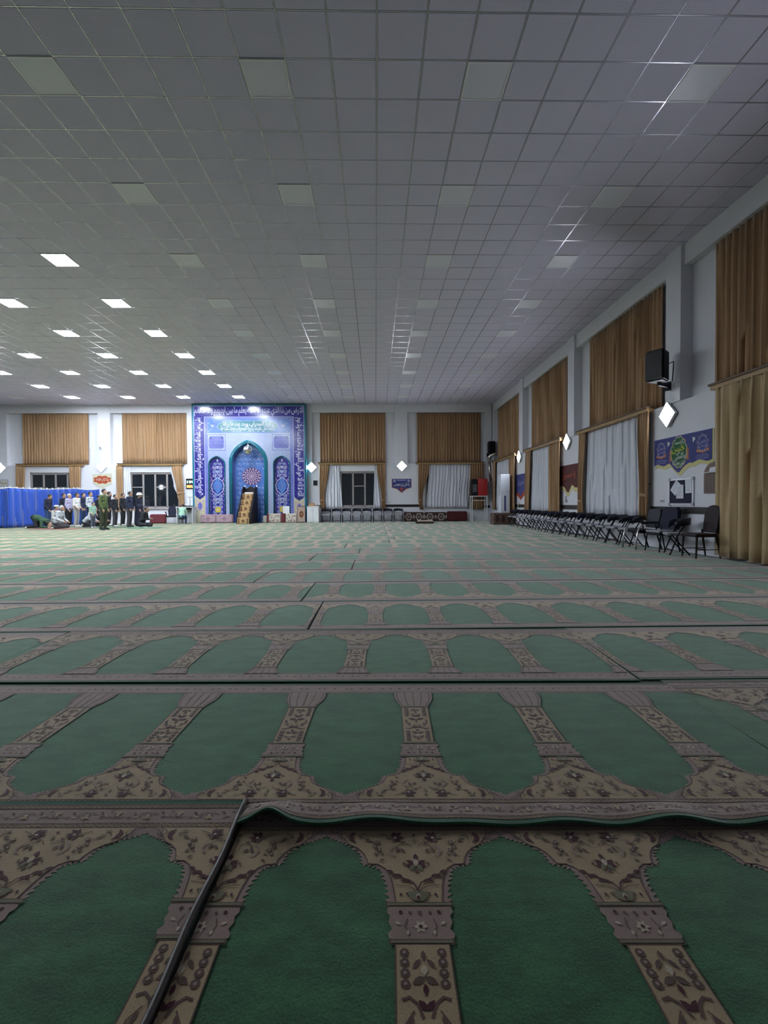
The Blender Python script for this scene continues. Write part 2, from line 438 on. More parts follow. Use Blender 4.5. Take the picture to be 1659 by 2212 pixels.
# chair rail between the windows
def rail(m, a, b, right_):
    z0, z1 = .87, 1.02
    m.box((XR - .02, a, z0), (XR, b, z1)) if right_ else m.box((a, YB - .02, z0), (b, YB, z1))
n = 0
for a, b in [(.50, 2.62), (-3.95, -3.2), (-16.95, -14.9), (-11.2, -10.8)]:
    n += 1; struct('trim_%d' % n, 'rail', lambda m: rail(m, a, b, False))
for a, b in [(21.2, 23.1), (15.55, 17.4), (9.7, 11.7)]:
    n += 1; struct('trim_%d' % n, 'rail', lambda m: rail(m, a, b, True))

# back wall windows: frame, sill, panes
mat('window_frame', (.30, .27, .27), .4)
mat('pane', (.01, .013, .018), .03, spec=.8)
mat('dark_room', (.02, .022, .025), .9)
for n, (a, b) in enumerate(OPEN):
    wn = struct('window_%d' % (n + 1), 'window_frame', lambda m: (m.box((a, YB + .04, WZ0), (b, YB + .16, WZ0 + .07)), m.box((a, YB + .04, WZ1 - .07), (b, YB + .16, WZ1)), m.box((a, YB + .04, WZ0), (a + .07, YB + .16, WZ1)), m.box((b - .07, YB + .04, WZ0), (b, YB + .16, WZ1))))
    one('sill', 'window_frame', lambda m: m.bbox((a - .05, YB - .06, WZ0 - .05), (b + .05, YB + .1, WZ0 + .01), .008), wn)
    one('outside', 'dark_room', lambda m: m.box((a - .1, YB + .29, WZ0 - .1), (b + .1, YB + .31, WZ1 + .1)), wn)
    k = 4; d = (b - a - .14) / k
    for q in range(k):
        x0 = a + .07 + d * q; x1 = x0 + d
        sash = one('sash', 'window_frame', lambda m: (m.box((x0, YB + .06, WZ0 + .07), (x0 + .05, YB + .14, WZ1 - .07)), m.box((x1 - .05, YB + .06, WZ0 + .07), (x1, YB + .14, WZ1 - .07)), m.box((x0, YB + .06, WZ0 + .07), (x1, YB + .14, WZ0 + .13)), m.box((x0, YB + .06, WZ1 - .13), (x1, YB + .14, WZ1 - .07)), *([m.box((x0, YB + .06, 2.1), (x1, YB + .14, 2.16))] if q in (0, 2) else [])), wn)
        one('pane', 'pane', lambda m: m.box((x0 + .04, YB + .09, WZ0 + .12), (x1 - .04, YB + .1, WZ1 - .12)), sash)
        if q in (1, 3): one('handle', 'chrome', lambda m: m.box((x0 + .015, YB + .03, 1.75), (x0 + .035, YB + .06, 1.9)), sash)

# wall lamps: rotated square glass on a small plate --------------
def sconce(label, loc, rz):
    t = thing('wall_lamp', label, 'lamp', loc, rz)
    one('back_plate', 'white_paint', lambda m: m.bbox((-.07, -.03, -.07), (.07, 0, .07), .008), t)
    bm = bmesh.new(); bmesh.ops.create_cube(bm, size=1)
    for v in bm.verts: v.co = Vector((v.co.x * .40, v.co.y * .03 - .085, v.co.z * .40))
    bmesh.ops.bevel(bm, geom=bm.edges[:], offset=.009, segments=2, affect='EDGES')
    m = MB(); m.bm(bm, Matrix.Rotation(PI / 4, 4, 'Y')); m.build('glass_shade', 'sconce_glass', t, smooth=True)
    RT = Matrix.Rotation(PI / 4, 4, 'Y'); tr = MB()
    for a, b in (((-.215, -.092, -.215), (.215, -.03, -.203)), ((-.215, -.092, .203), (.215, -.03, .215)), ((-.215, -.092, -.203), (-.203, -.03, .203)), ((.203, -.092, -.203), (.215, -.03, .203)), ((-.215, -.04, -.215), (.215, -.03, .215))): tr.box(a, b)
    tr.v = [tuple(RT @ Vector(v)) for v in tr.v]; tr.build('tray', 'white_paint', t)
    return t
sconce('diamond wall lamp glowing above the small blue banner between two windows', (1.58, YB, 3.30), 0)
sconce('diamond wall lamp glowing above the red and cream banner behind the worshippers', (-16.1, YB, 3.32), 0)
sconce('diamond wall lamp close to the tiled prayer niche, above the small dark screen', (-3.78, YB, 3.25), 0)
sconce('diamond wall lamp above the large blue banner with the green medallion', (XR, 10.95, 3.2), -PI / 2)
sconce('diamond wall lamp above the dark red banner with yellow fringe', (XR, 16.75, 3.31), -PI / 2)
sconce('diamond wall lamp above the narrow blue banner near the white cabinet unit', (XR, 22.35, 3.31), -PI / 2)
sconce('diamond wall lamp above the pale printed panel beyond the blue partition', (-21.92, YB, 3.30), 0)
# lamps out of the picture: the next one of the row on the curtained wall, and the one mirrored in the dark window by the clock
sconce('diamond wall lamp on the curtained side wall, next after the floor-length curtain', (XR, 5.1, 3.3), -PI / 2).name = 'wall_lamp_offscreen'
sconce('diamond wall lamp opposite the niche wall, mirrored in the window by the clock', (-28.2, YF, 3.3), PI).name = 'wall_lamp_offscreen'
# ---------------------------------------------------------------- prayer carpets
def carpet_green():
    m = bpy.data.materials.new('carpet_green'); m.use_nodes = True; N = m.node_tree.nodes; L = m.node_tree.links; b = N['Principled BSDF']
    b.inputs['Roughness'].default_value = .9; b.inputs['Specular IOR Level'].default_value = .15
    b.inputs['Sheen Weight'].default_value = .55; b.inputs['Sheen Roughness'].default_value = .5; b.inputs['Sheen Tint'].default_value = (.72, .80, .76, 1)
    tc = N.new('ShaderNodeTexCoord'); oi = N.new('ShaderNodeObjectInfo')
    off = N.new('ShaderNodeVectorMath'); off.operation = 'ADD'; L.new(tc.outputs['Object'], off.inputs[0]); L.new(oi.outputs['Location'], off.inputs[1])
    def nz(sc, d):
        mp = N.new('ShaderNodeMapping'); mp.inputs['Scale'].default_value = sc; L.new(off.outputs[0], mp.inputs[0])
        n = N.new('ShaderNodeTexNoise'); n.inputs['Scale'].default_value = 1; n.inputs['Detail'].default_value = d; L.new(mp.outputs[0], n.inputs[0]); return n.outputs['Fac']
    def rng(f, lo, hi, a=.3, c=.7):
        r = N.new('ShaderNodeMapRange'); r.inputs[1].default_value = a; r.inputs[2].default_value = c; r.inputs[3].default_value = lo; r.inputs[4].default_value = hi; L.new(f, r.inputs[0]); return r.outputs[0]
    m1 = N.new('ShaderNodeMix'); m1.data_type = 'RGBA'; L.new(rng(nz((1.6, 1.6, 1), 5), 0, 1), m1.inputs[0])
    m1.inputs[6].default_value = (.022, .106, .037, 1); m1.inputs[7].default_value = (.040, .130, .054, 1)
    cur = m1.outputs[2]
    for sc, d, lo, hi in (((6, 13, 1), 6, .68, 1.22), ((170, 170, 1), 2, .78, 1.22), ((28, 70, 1), 3, .88, 1.12)):
        mx = N.new('ShaderNodeMix'); mx.data_type = 'RGBA'; mx.blend_type = 'MULTIPLY'; mx.inputs[0].default_value = 1
        L.new(cur, mx.inputs[6]); L.new(rng(nz(sc, d), lo, hi), mx.inputs[7]); cur = mx.outputs[2]
    mx = N.new('ShaderNodeMix'); mx.data_type = 'RGBA'; mx.blend_type = 'MULTIPLY'; mx.inputs[0].default_value = 1
    L.new(cur, mx.inputs[6]); L.new(oi.outputs['Color'], mx.inputs[7])
    L.new(mx.outputs[2], b.inputs['Base Color'])
    bp = N.new('ShaderNodeBump'); bp.inputs['Strength'].default_value = .35; bp.inputs['Distance'].default_value = .006; L.new(nz((140, 140, 1), 3), bp.inputs['Height']); L.new(bp.outputs[0], b.inputs['Normal'])
    MAT['carpet_green'] = m
carpet_green()
K = dict(rough=.95, spec=.12, var=.12, vscale=(12, 12, 1), var2=.2, v2=(220, 220, 1), sheen=.45)
mat('carpet_beige', (.36, .265, .16), **K)
mat('carpet_mauve', (.275, .192, .165), **K)
mat('carpet_maroon', (.062, .008, .016), **K)
mat('carpet_brown', (.105, .060, .048), **K)
mat('carpet_cream', (.46, .38, .29), **K)
mat('carpet_edge', (.018, .085, .040), **K)
mat('carpet_back', (.03, .03, .028), .95)
mat('carpet_sage', (.155, .150, .085), **K)
CM = ['carpet_green', 'carpet_beige', 'carpet_mauve', 'carpet_maroon', 'carpet_brown', 'carpet_cream', 'carpet_edge', 'carpet_back', 'carpet_sage']
GRN, BEI, MAU, MAR, BRO, CRE, EDG, BAK, SAG = range(9)

# half outline of the column with its spandrel: (offset from the column axis, distance from the tip edge)
SPAN = [(.312, .150), (.311, .170), (.300, .182), (.272, .195), (.243, .206), (.214, .222), (.188, .242), (.174, .270), (.170, .300), (.158, .303), (.138, .304), (.115, .320), (.100, .348), (.091, .385), (.086, .425), (.084, .446)]
def frill(pts, amp, k=2):
    """comb of little hooked leaves along an outline, pointing to its right-hand side"""
    out = []
    for a, b in zip(pts, pts[1:]):
        dx, dy = b[0] - a[0], b[1] - a[1]; l = math.hypot(dx, dy) or 1; nx, ny = dy / l, -dx / l
        n = max(1, int(l / .014))
        for i in range(n):
            am_ = amp * (.55 + .9 * abs(math.sin(7.3 * a[1] * 40 + i * 2.1)))
            p = (a[0] + dx * i / n, a[1] + dy * i / n); q = (a[0] + dx * (i + .62) / n, a[1] + dy * (i + .62) / n); r = (a[0] + dx * (i + .8) / n, a[1] + dy * (i + .8) / n)
            out += [p, (q[0] + nx * am_, q[1] + ny * am_), r]
    out.append(pts[-1]); return out

def carpet_unit(A, c, p, lod, W):
    """one column, axis at c, with the half spandrels on both sides"""
    h = p / 2
    k = h / .312
    R = [(c + d * k if d > .2 else c + d, t) for d, t in SPAN]; L_ = [(2 * c - u, t) for u, t in R]
    A.w = .0012
    body = R + L_[::-1]
    if lod == 2:
        fr = frill(L_[::-1], .010)[::-1]; fr2 = [(2 * c - u, t) for u, t in fr]
        A.poly(fr2 + fr[::-1], MAU)
        A.layer(); inn = [(c + max((u - c) - .016, .066), t + (.012 if t < .3 else 0)) for u, t in R[1:]]
        inn = [(c + .262 * k, .152), (c + .258 * k, .178)] + inn[3:]
        full = inn + [(2 * c - u, t) for u, t in inn[::-1]]
        A.poly([(u, t) for u, t in full], BEI)
        A.layer(); A.line(inn, .0032, BRO); A.line([(2 * c - u, t) for u, t in inn], .0032, BRO)
    else:
        A.poly(body, BEI)
        if lod == 1: A.layer(); A.line(frill(R, .008)[::2], .012, MAU); A.line([(2 * c - u, t) for u, t in R], .014, MAU)
    # ring, block, ring, shaft, fluted foot
    A.w = .0030
    blk = [(.090, .462), (.093, .478), (.084, .492), (.088, .510), (.079, .530), (.090, .545), (.088, .556), (.074, .562)]
    A.poly([(c + a, t) for a, t in blk] + [(c - a, t) for a, t in blk[::-1]], MAU)
    A.poly([(c - .070, .562), (c + .070, .562), (c + .073, .965), (c - .073, .965)], BEI, True)
    ft = [(.074, .962), (.082, .985), (.096, 1.02), (.108, 1.06), (.112, 1.10), (.112, W - .14)]
    A.poly([(c + a, t) for a, t in ft] + [(c - a, t) for a, t in ft[::-1]], MAU if lod else BEI)
    if lod == 0: return
    A.layer()
    for t0, t1, a in ((.446, .462, .096), (.560, .576, .086), (.950, .968, .080)):
        A.rect(c - a, t0, c + a, t1, BRO); A.layer(); A.rect(c - a + .004, t0 + .004, c + a - .004, t1 - .004, SAG if lod == 2 else MAU); A.layer(-1)
    for q in range(5):                                   # flutes
        f = (q - 2) / 2
        A.line([(c + f * a * .86, t) for a, t in ft], .0048, BRO)
    for s in (-1, 1): A.line([(c + s * .071, .576), (c + s * .073, .95)], .0035, BRO); A.line([(c + s * a, t) for a, t in ft], .004, BRO)
    # shaft ornament: rosettes in two files, lilies and leaves along the axis
    A.layer()
    for s in (-1, 1):
        for q in range(4):
            A.disc(c + s * .048, .598 + q * .026, .0125, BRO, 7); A.disc(c + s * .048, .86 + q * .024, .0115, BRO, 7)
            if lod == 2: A.layer(); A.disc(c + s * .048, .598 + q * .026, .005, MAU, 6); A.disc(c + s * .048, .86 + q * .024, .005, MAU, 6); A.layer(-1)
        A.line([(c + s * .058, .712), (c + s * .040, .706), (c + s * .022, .720), (c + s * .010, .75)], .007, BRO)
        A.line([(c + s * .030, .735), (c + s * .052, .765), (c + s * .050, .80)], .004, BRO)
        A.leaf(c + s * .034, .745, .03, .012, 75 if s > 0 else 105, BRO); A.leaf(c + s * .052, .775, .028, .012, 90, MAR)
        A.leaf(c + s * .008, .615, .034, .014, 90 - s * 40, BRO); A.leaf(c, .660, .036, .020, 90 - s * 62, BRO)
        A.leaf(c, .735, .03, .018, -90 + s * 40, MAR); A.leaf(c, .805, .045, .022, 90 - s * 70, MAR); A.leaf(c, .835, .04, .018, 90 - s * 35, MAR)
        A.leaf(c, .93, .035, .016, 90 - s * 130, BRO)
    A.leaf(c, .592, .03, .014, 90, BRO); A.leaf(c, .63, .028, .02, 90, CRE); A.leaf(c, .675, .03, .014, 90, MAR); A.leaf(c, .765, .04, .012, 90, MAR); A.leaf(c, .875, .045, .016, 90, BRO)
    # block ornament
    for s in (-1, 1):
        A.disc(c + s * .028, .482, .005, BRO, 6); A.disc(c + s * .054, .480, .006, MAR, 6); A.line([(c + s * .036, .50), (c + s * .044, .525), (c + s * .030, .548)], .003, BRO); A.leaf(c + s * .036, .535, .016, .01, 90, CRE); A.leaf(c + s * .07, .51, .02, .01, 90 + s * 60, CRE)
    A.leaf(c, .475, .018, .012, 90, BRO); A.flower(c, .525, .02, 6, CRE, MAR)
    if lod < 2:
        for s in (-1, 1): A.leaf(c + s * .05, .185, .055, .03, 90 - s * 75, MAR); A.leaf(c + s * .10, .235, .03, .02, 60, BRO); A.leaf(c, .36, .09, .022, -90 + s * 115, MAR)
        A.flower(c, .29, .036, 6, MAR, CRE); return
    # spandrel ornament (both halves mirrored)
    for s in (-1, 1):
        X = lambda d: c + s * d * k
        ang = lambda a: a if s > 0 else 180 - a
        A.line([(X(.212), .163), (X(.224), .178), (X(.222), .196), (X(.206), .212)], .010, MAR, taper=lambda t: .3 + 1.4 * math.sin(PI * t))     # crescent
        A.line([(X(.300), .158), (X(.278), .164), (X(.262), .178), (X(.256), .194)], .003, BRO); A.line([(X(.252), .162), (X(.240), .175), (X(.246), .190), (X(.262), .190), (X(.275), .178)], .003, BRO)
        for a, L2, w2, mi in ((180, .044, .017, MAR), (215, .042, .019, MAR), (150, .036, .017, MAR), (0, .022, .012, SAG), (250, .03, .015, MAR), (110, .028, .014, BRO)): A.leaf(X(.078), .188, L2, w2, ang(a), mi)
        A.layer(); A.disc(X(.066), .19, .0055, CRE, 6); A.layer(-1)
        A.line([(X(.12), .172), (X(.10), .178), (X(.085), .186)], .003, BRO); A.leaf(X(.165), .170, .026, .010, ang(8), SAG); A.leaf(X(.158), .192, .022, .010, ang(-12), SAG); A.leaf(X(.186), .178, .016, .008, ang(60), BRO)
        for u, v, r in ((.128, .212, .0115), (.137, .232, .010), (.122, .246, .011), (.133, .262, .009), (.112, .262, .007)): A.flower(X(u), v, r, 5, BRO, CRE, 18)
        A.line([(X(.150), .205), (X(.132), .222), (X(.126), .255)], .0026, BRO); A.leaf(X(.15), .206, .026, .010, ang(-20), BRO)
        A.line([(X(.062), .222), (X(.078), .232), (X(.086), .25), (X(.078), .268), (X(.062), .274)], .006, MAU, taper=lambda t: .4 + math.sin(PI * t)); A.line([(X(.058), .228), (X(.046), .218), (X(.026), .216), (X(.012), .228)], .003, BRO)
        A.leaf(X(.056), .232, .026, .013, ang(70), BRO); A.leaf(X(.050), .240, .022, .012, ang(135), BRO); A.leaf(X(.03), .206, .02, .009, ang(20), BRO); A.leaf(X(.105), .285, .018, .009, ang(30), BRO)
        for q in range(5): A.leaf(c + s * (.016 + .014 * q), .372 - .008 * q + (.004 if q == 0 else 0), .024, .012, (160 if s < 0 else 20) + (s * 25 if q % 2 else -s * 25) - s * 20, MAR)
        A.line([(c, .405), (c + s * .012, .378), (c + s * .085, .338)], .0048, MAR); A.line([(c, .408), (c + s * .03, .39), (c + s * .066, .386)], .0026, BRO)
        for a, mi in ((20, MAR), (-30, MAR), (60, SAG)): A.leaf(c + s * .004, .305, .032, .016, ang(a), mi)
        A.leaf(c + s * .036, .296, .016, .009, ang(75), BRO); A.leaf(c + s * .05, .415, .014, .009, ang(80), MAR); A.leaf(c + s * .032, .412, .012, .008, ang(80), BRO)
    A.leaf(c, .262, .03, .016, 90, MAR); A.leaf(c, .325, .016, .018, 90, BRO); A.disc(c, .176, .006, BRO, 6); A.leaf(c, .192, .022, .011, 90, SAG)
    A.layer(); A.leaf(c, .285, .032, .02, 90, CRE)
    A.poly([(c - .030, .412), (c + .030, .412), (c + .026, .432), (c + .012, .444), (c - .012, .444), (c - .026, .432)], SAG, True); A.layer(); A.leaf(c - .004, .42, .02, .012, 60, CRE); A.leaf(c + .004, .42, .02, .012, 120, CRE); A.leaf(c, .425, .018, .012, 90, MAR)

def border(A, s0, s1, t0, t1, lod, flip=False):
    """woven border between t0 (outer) and t1 (inner): guard, flower band, guard"""
    A.w = .0006; n = max(1, int((s1 - s0) / .02))
    A.rect(s0, t0, s1, t1, MAU if lod else BEI, n)
    if lod == 0: return
    d = t1 - t0; g = .024
    A.layer(); A.step = .0009
    if lod == 2:
        for a, b in ((t0, t0 + g), (t1 - g, t1)):
            A.rect(s0, a, s1, b, BEI, n); A.layer(); A.line([(s0 + (s1 - s0) * i / n, a + .002) for i in range(n + 1)], .0034, BRO); A.line([(s0 + (s1 - s0) * i / n, b - .002) for i in range(n + 1)], .0034, BRO)
            x = s0 + .011
            while x < s1:
                m = (a + b) / 2; A.line([(x - .009, m), (x, m + .0075), (x + .009, m), (x, m - .0075)], .0038, BRO, close=True); x += .021
            A.layer(-1)
        x = s0 + .05; q = 0; m = (t0 + t1) / 2; A.layer(2)
        while x < s1 - .03:
            sg = 1 if q % 2 else -1
            A.line([(x - .034, m - .004 * sg), (x - .012, m - .014 * sg), (x, m - .004 * sg), (x + .012, m - .014 * sg), (x + .034, m - .004 * sg)], .0036, BRO)
            A.arc(x, m, .012, 0, 320, .0034, BRO, 7); A.disc(x, m, .006, CRE, 6)
            for a in (50, 90, 130): A.leaf(x, m + .004 * sg, .022, .009, a * sg, BEI)
            A.leaf(x + .050, m + .016 * sg, .022, .009, -35 * sg, MAR if q % 3 else SAG); A.leaf(x + .062, m - .004 * sg, .02, .008, 40, BEI); A.leaf(x + .040, m - .018 * sg, .02, .008, 30 * sg, MAR); A.leaf(x + .078, m - .012 * sg, .018, .008, -50, BRO)
            x += .112; q += 1
        A.step = .0006
    else:
        A.line([(s0, t0 + .014), (s1, t0 + .014)], .004, BRO); A.line([(s0, t1 - .006), (s1, t1 - .006)], .004, BRO)
        x = s0 + .03
        while x < s1: A.leaf(x, (t0 + t1) / 2 - .01, .03, .016, rnd.choice((30, 60, 120, 150)), BRO); x += .055

def carpet(x0, x1, y0, y1, tip, col, p, color, lod, label, group=None, rot=0., zt=.009, zf=None, name='prayer_carpet', sk=.013):
    """carpet piece; tip 'far' or 'near' says to which side the arches point; col one column axis in world x"""
    Lc, W = x1 - x0, y1 - y0
    sg = -1 if tip == 'far' else 1
    zfun = zf or (lambda s, t: zt)
    def M(s, t, w): return (s - Lc / 2, sg * (t - W / 2), zfun(s, t) + w)
    A = Art(M, clip=(0, Lc))
    ns = max(1, int(Lc / .02)) if lod == 2 else max(1, int(Lc / .6))
    ts = [0, .024, .15, W] if lod == 2 else [0, W]
    for a, b in zip(ts, ts[1:]): A.rect(0, a, Lc, b, GRN, ns)
    # edges down to the backing
    A.mi = EDG
    for s0, t0, s1, t1 in ((0, 0, Lc, 0), (0, W, Lc, W), (0, 0, 0, W), (Lc, 0, Lc, W)):
        n = ns if t0 == t1 else len(ts) - 1
        P = [(s0 + (s1 - s0) * i / n, t0 + (t1 - t0) * i / n if t0 == t1 else ts[i]) for i in range(n + 1)]
        for a, b in zip(P, P[1:]):
            A.face([M(*a, 0), M(*b, 0), (*M(*b, 0)[:2], max(M(*b, 0)[2] - sk, 0)), (*M(*a, 0)[:2], max(M(*a, 0)[2] - sk, 0))])
    A.w = .0006; A.rect(0, 0, Lc, .024, EDG, ns); A.rect(0, W - .020, Lc, W, EDG, ns)
    if lod == 2: A.layer(); A.rect(.0, .0, Lc, .004, EDG, ns)
    border(A, 0, Lc, .024, .150, lod); border(A, 0, Lc, W - .145, W - .022, min(lod, 1))
    k0 = math.ceil((x0 - p / 2 - col) / p); k1 = math.floor((x1 + p / 2 - col) / p)
    for k in range(k0, k1 + 1): carpet_unit(A, col + k * p - x0, p, lod, W)
    o = A.build(name, CM, None, ((x0 + x1) / 2, (y0 + y1) / 2, 0), rot, fix=False)
    o.color = (*color, 1); tag(o, label, 'carpet', group); return o

# nearest row, two pieces meeting in a dark seam
cl = carpet(-3.7, -.515, .50, 1.808, 'far', -.503, .615, (1, 1, 1), 2, 'deep green prayer carpet whose long side ends in a dark brown bound seam', rot=-.02, zt=.026, sk=.026)
def binding(m):
    P = [(1.5925 + .004 * math.sin(i * .6), -.654 + 1.308 * i / 30, .026) for i in range(31)]
    m.tube(P, .0105, 8)
mat('binding_brown', (.035, .024, .022), .5, var=.25, vscale=(30, 30, 30))
tag(one('edge_binding', 'binding_brown', binding, cl, smooth=True), 'dark brown rounded binding')
carpet(-.500, 3.4, .45, 1.735, 'far', .113, .603, (1, 1, 1), 2, 'deep green prayer carpet with beige arches tucked under the wavy edge of the next one', rot=-.024, zt=.008)
# second row: its near edge lies rumpled over the first row
NB = int((1.808 + 5.3) / .02); STB = (1.808 + 5.3) / NB
def waveB(s):
    x = s - 5.3
    on = 1 / (1 + math.exp(-(x + .50) / .010))
    wv = .5 + .5 * math.sin(x * 9.2 + 1.1) * math.sin(x * 4.1 + .6) + .3 * math.sin(x * 17 + 2)
    return on * (.027 * max(wv, 0) + .006 + .034 * math.exp(-((x + .37) / .055) ** 2))
def zB(s, t):
    i = min(int(s / STB), NB - 1); f = s / STB - i
    return .019 + (waveB(i * STB) * (1 - f) + waveB((i + 1) * STB) * f) * max(0, 1 - t / .15)
carpet(-5.3, 1.808, 1.672, 2.972, 'near', .203, .63, (1.1, 1.06, 1.1), 2, 'green prayer carpet with its rumpled edge lying over the carpet in front', rot=-.026, zf=zB, sk=.008)
carpet(1.826, 6.9, 1.725, 2.93, 'far', 2.12, .62, (1.3, 1.08, 1.0), 2, 'olive green prayer carpet piece beside the rumpled one, arches turned the other way', rot=-.008)
# third row
carpet(-6.9, -2.79, 3.06, 4.265, 'far', -3.3, .62, (1.1, 1.06, 1.1), 1, 'short green carpet end behind the dark gap left of the third row', rot=-.010)
carpet(-2.765, 1.70, 2.985, 4.200, 'far', -.148, .62, (1.1, 1.06, 1.1), 2, 'green prayer carpet of the third row between two seams', rot=-.026, zt=.018)
carpet(1.722, 6.9, 2.955, 4.19, 'far', 2.32, .62, (1.25, 1.08, 1.15), 1, 'greyish green prayer carpet continuing the third row towards the floor-length curtain', rot=-.005)
# further rows: (y0, y1, [(x0, x1, tip, column, colour)])
G1 = (1.1, 1.06, 1.1); G2 = (1.5, 1.18, 1.4); G3 = (2.6, 1.45, 2.2); G5 = (1.25, 1.1, 1.2)
ROWS = [
    (4.235, 5.445, [(-7.4, -.632, 'far', -1.2, G2), (-.612, 6.85, 'far', -.008, G1)]),
    (5.465, 6.750, [(-9.0, -.892, 'far', -1.06, G1), (-.872, 6.85, 'near', .05, G1)]),
    (6.775, 8.030, [(-12, -1.80, 'far', -2.1, G1), (-1.78, 6.85, 'far', .03, G3)]),
    (8.050, 9.270, [(-14, -.43, 'far', -.92, G1), (-.41, 6.85, 'far', .15, G2)]),
    (9.290, 10.55, [(-14.5, -4.54, 'far', -5, G5), (-4.52, -1.34, 'far', -2.0, G2), (-1.32, 6.85, 'far', -.9, G1)]),
    (10.57, 11.83, [(-15, -7.2, 'near', -8, G3), (-7.18, -.4, 'near', -3, G3), (-.38, 6.85, 'near', 1, G3)]),
]
ROWB = -.010      # the rows bend back slightly on the partition side
for r, (y0, y1, pcs) in enumerate(ROWS):
    for n_, (x0, x1, tip, cx, g) in enumerate(pcs):
        lb = '%s prayer carpet, %s row beyond the rumpled one, %s piece from the curtained side wall' % ('faded' if g is G3 else 'green', ORD[r + 1], ORD[len(pcs) - 1 - n_])
        dy = ROWB * (x0 + x1) / 2 if x0 + x1 < 0 else 0.
        carpet(x0, x1, y0 + dy, y1 + dy, tip, cx, .61, g, 1, lb, 'carpet pieces in the middle rows', rot=ROWB if x0 + x1 < 0 else 0.)
y = 11.85; q = 0
while y < YB - .8:
    last = y + 1.25 > YB - .9
    cuts = [-24.0] + [[-15.2, -8.4, -.8], [-13.0, -5.5, .4], [-16.5, -8.38, .6]][q % 3] + [6.9]
    for n_, (a, b) in enumerate(zip(cuts, cuts[1:])):
        dy = ROWB * (a + b) / 2 if a + b < 0 else 0.
        y1 = y + 1.25 if not last else (YB - .62 if a + b < 0 else YB - .1)      # the last row stops short of the niche
        carpet(a + .012, b - .012, y + dy, y1 + dy, 'far' if (q + (b > 0)) % 3 else 'near', a + .7, .61, [G2, G1, G5, G1][(q * 5 + int(abs(a))) % 4], 0, 'worn prayer carpet, %s row from the niche wall, %s piece from the curtained side wall' % (ORD[11 - q], ORD[3 - n_]), 'carpet pieces in the far rows', rot=ROWB if a + b < 0 else 0.)
    y += 1.27; q += 1
    if last: break
# ---------------------------------------------------------------- curtains
K = dict(rough=.75, spec=.2, sheen=.25)
mat('curtain_gold', (.36, .218, .118), var=.16, vscale=(9, 9, .25), var2=.10, v2=(120, 120, 2), **K)
mat('curtain_cream', (.46, .335, .185), var=.12, vscale=(6, 6, .4), var2=.16, v2=(160, 160, 60), **K)
mat('sheer', (.62, .63, .70), .8, var=.05, vscale=(8, 8, .3), sheen=.2)
mat('pelmet_wood', (.36, .22, .085), .4, var=.15, vscale=(3, 3, 20))
mat('pelmet_dark', (.10, .055, .025), .5)

def pleat_cloth(M, left, right, z0, z1, pleats, amp, nz=8, seed=0, hem=0., low=None):
    """hanging cloth; left(v) / right(v) give its edges, v from 0 (top) to 1; M(a, depth, z)"""
    r = random.Random(seed); ph = [r.uniform(-.5, .5) for _ in range(pleats + 2)]; am = [r.uniform(.55, 1.25) for _ in range(pleats + 2)]
    nu = pleats * 6; vs = []; fs = []
    for j in range(nz + 1):
        v = j / nz
        for i in range(nu + 1):
            u = i / nu; k = u * pleats; q = int(k)
            d = amp * am[q] * (.35 + .65 * min(1, v * 6 + .25)) * math.sin(2 * PI * k + ph[q] * .8 + .5 * math.sin(3 * v + q)) * (1 if 0 < u < 1 else .4)
            a = left(v) + (right(v) - left(v)) * (u + .10 / pleats * math.sin(2 * PI * k * 2 + ph[q]))
            zz = z1 + (z0 - z1) * v
            if j == nz: zz += hem * math.sin(2.2 * k + ph[q])
            vs.append(M(a, d, zz))
    for j in range(nz):
        for i in range(nu): a = j * (nu + 1) + i; fs.append((a, a + 1, a + nu + 2, a + nu + 1))
    return vs, fs
def cloth(name, material, label, M, left, right, z0, z1, pleats, amp, nz=8, hem=0., group=None, tie=None, thick=.006):
    o = None; m = MB(); m.add(*pleat_cloth(M, left, right, z0, z1, pleats, amp, nz, seed=hash_(label), hem=hem))
    o = m.build(name, material, smooth=True, fix=False)
    sd = o.modifiers.new('thickness', 'SOLIDIFY'); sd.thickness = thick; sd.offset = 0
    tag(o, label, 'curtain', group)
    if tie is not None:
        v = tie; a, b = left(v), right(v); z = z1 + (z0 - z1) * v
        band = MB(); n = 12
        for s in (-1, 1): band.add([M(a - .01 + (b - a + .02) * i / n, s * (amp + .02) * math.sin(PI * (i + .3) / (n + .6)), z + dz + .05 * (i / n - .5)) for dz in (-.04, .04) for i in range(n + 1)], [(i, i + 1, n + 2 + i, n + 1 + i) for i in range(n)])
        c = band.build('tie_back', material, o, smooth=True)
    return o
def hash_(s): return sum(ord(c) * (i + 1) for i, c in enumerate(s)) % 9973
def MBACK(off): return lambda a, d, z: (a, YB + off - d, z)
def MRIGHT(off): return lambda a, d, z: (XR + off - d, a, z)
def con(x): return lambda v: x
def lerp(*ks):
    """piecewise linear edge: (v, value) pairs"""
    def f(v):
        for (v0, a), (v1, b) in zip(ks, ks[1:]):
            if v <= v1: t = (v - v0) / (v1 - v0); t = t * t * (3 - 2 * t); return a + (b - a) * t
        return ks[-1][1]
    return f
def pelmet(label, a, b, right_):
    t = thing('curtain_pelmet', label, 'curtain pelmet')
    def bx(m, p, q, d0, d1, z0, z1):
        m.bbox((XR - d1, p, z0), (XR - d0, q, z1), .006) if right_ else m.bbox((p, YB - d1, z0), (q, YB - d0, z1), .006)
    one('board', 'pelmet_wood', lambda m: bx(m, a, b, 0, .17, 3.40, 3.49), t)
    one('moulding', 'pelmet_dark', lambda m: bx(m, a - .03, b + .03, 0, .20, 3.485, 3.53), t)
    return t

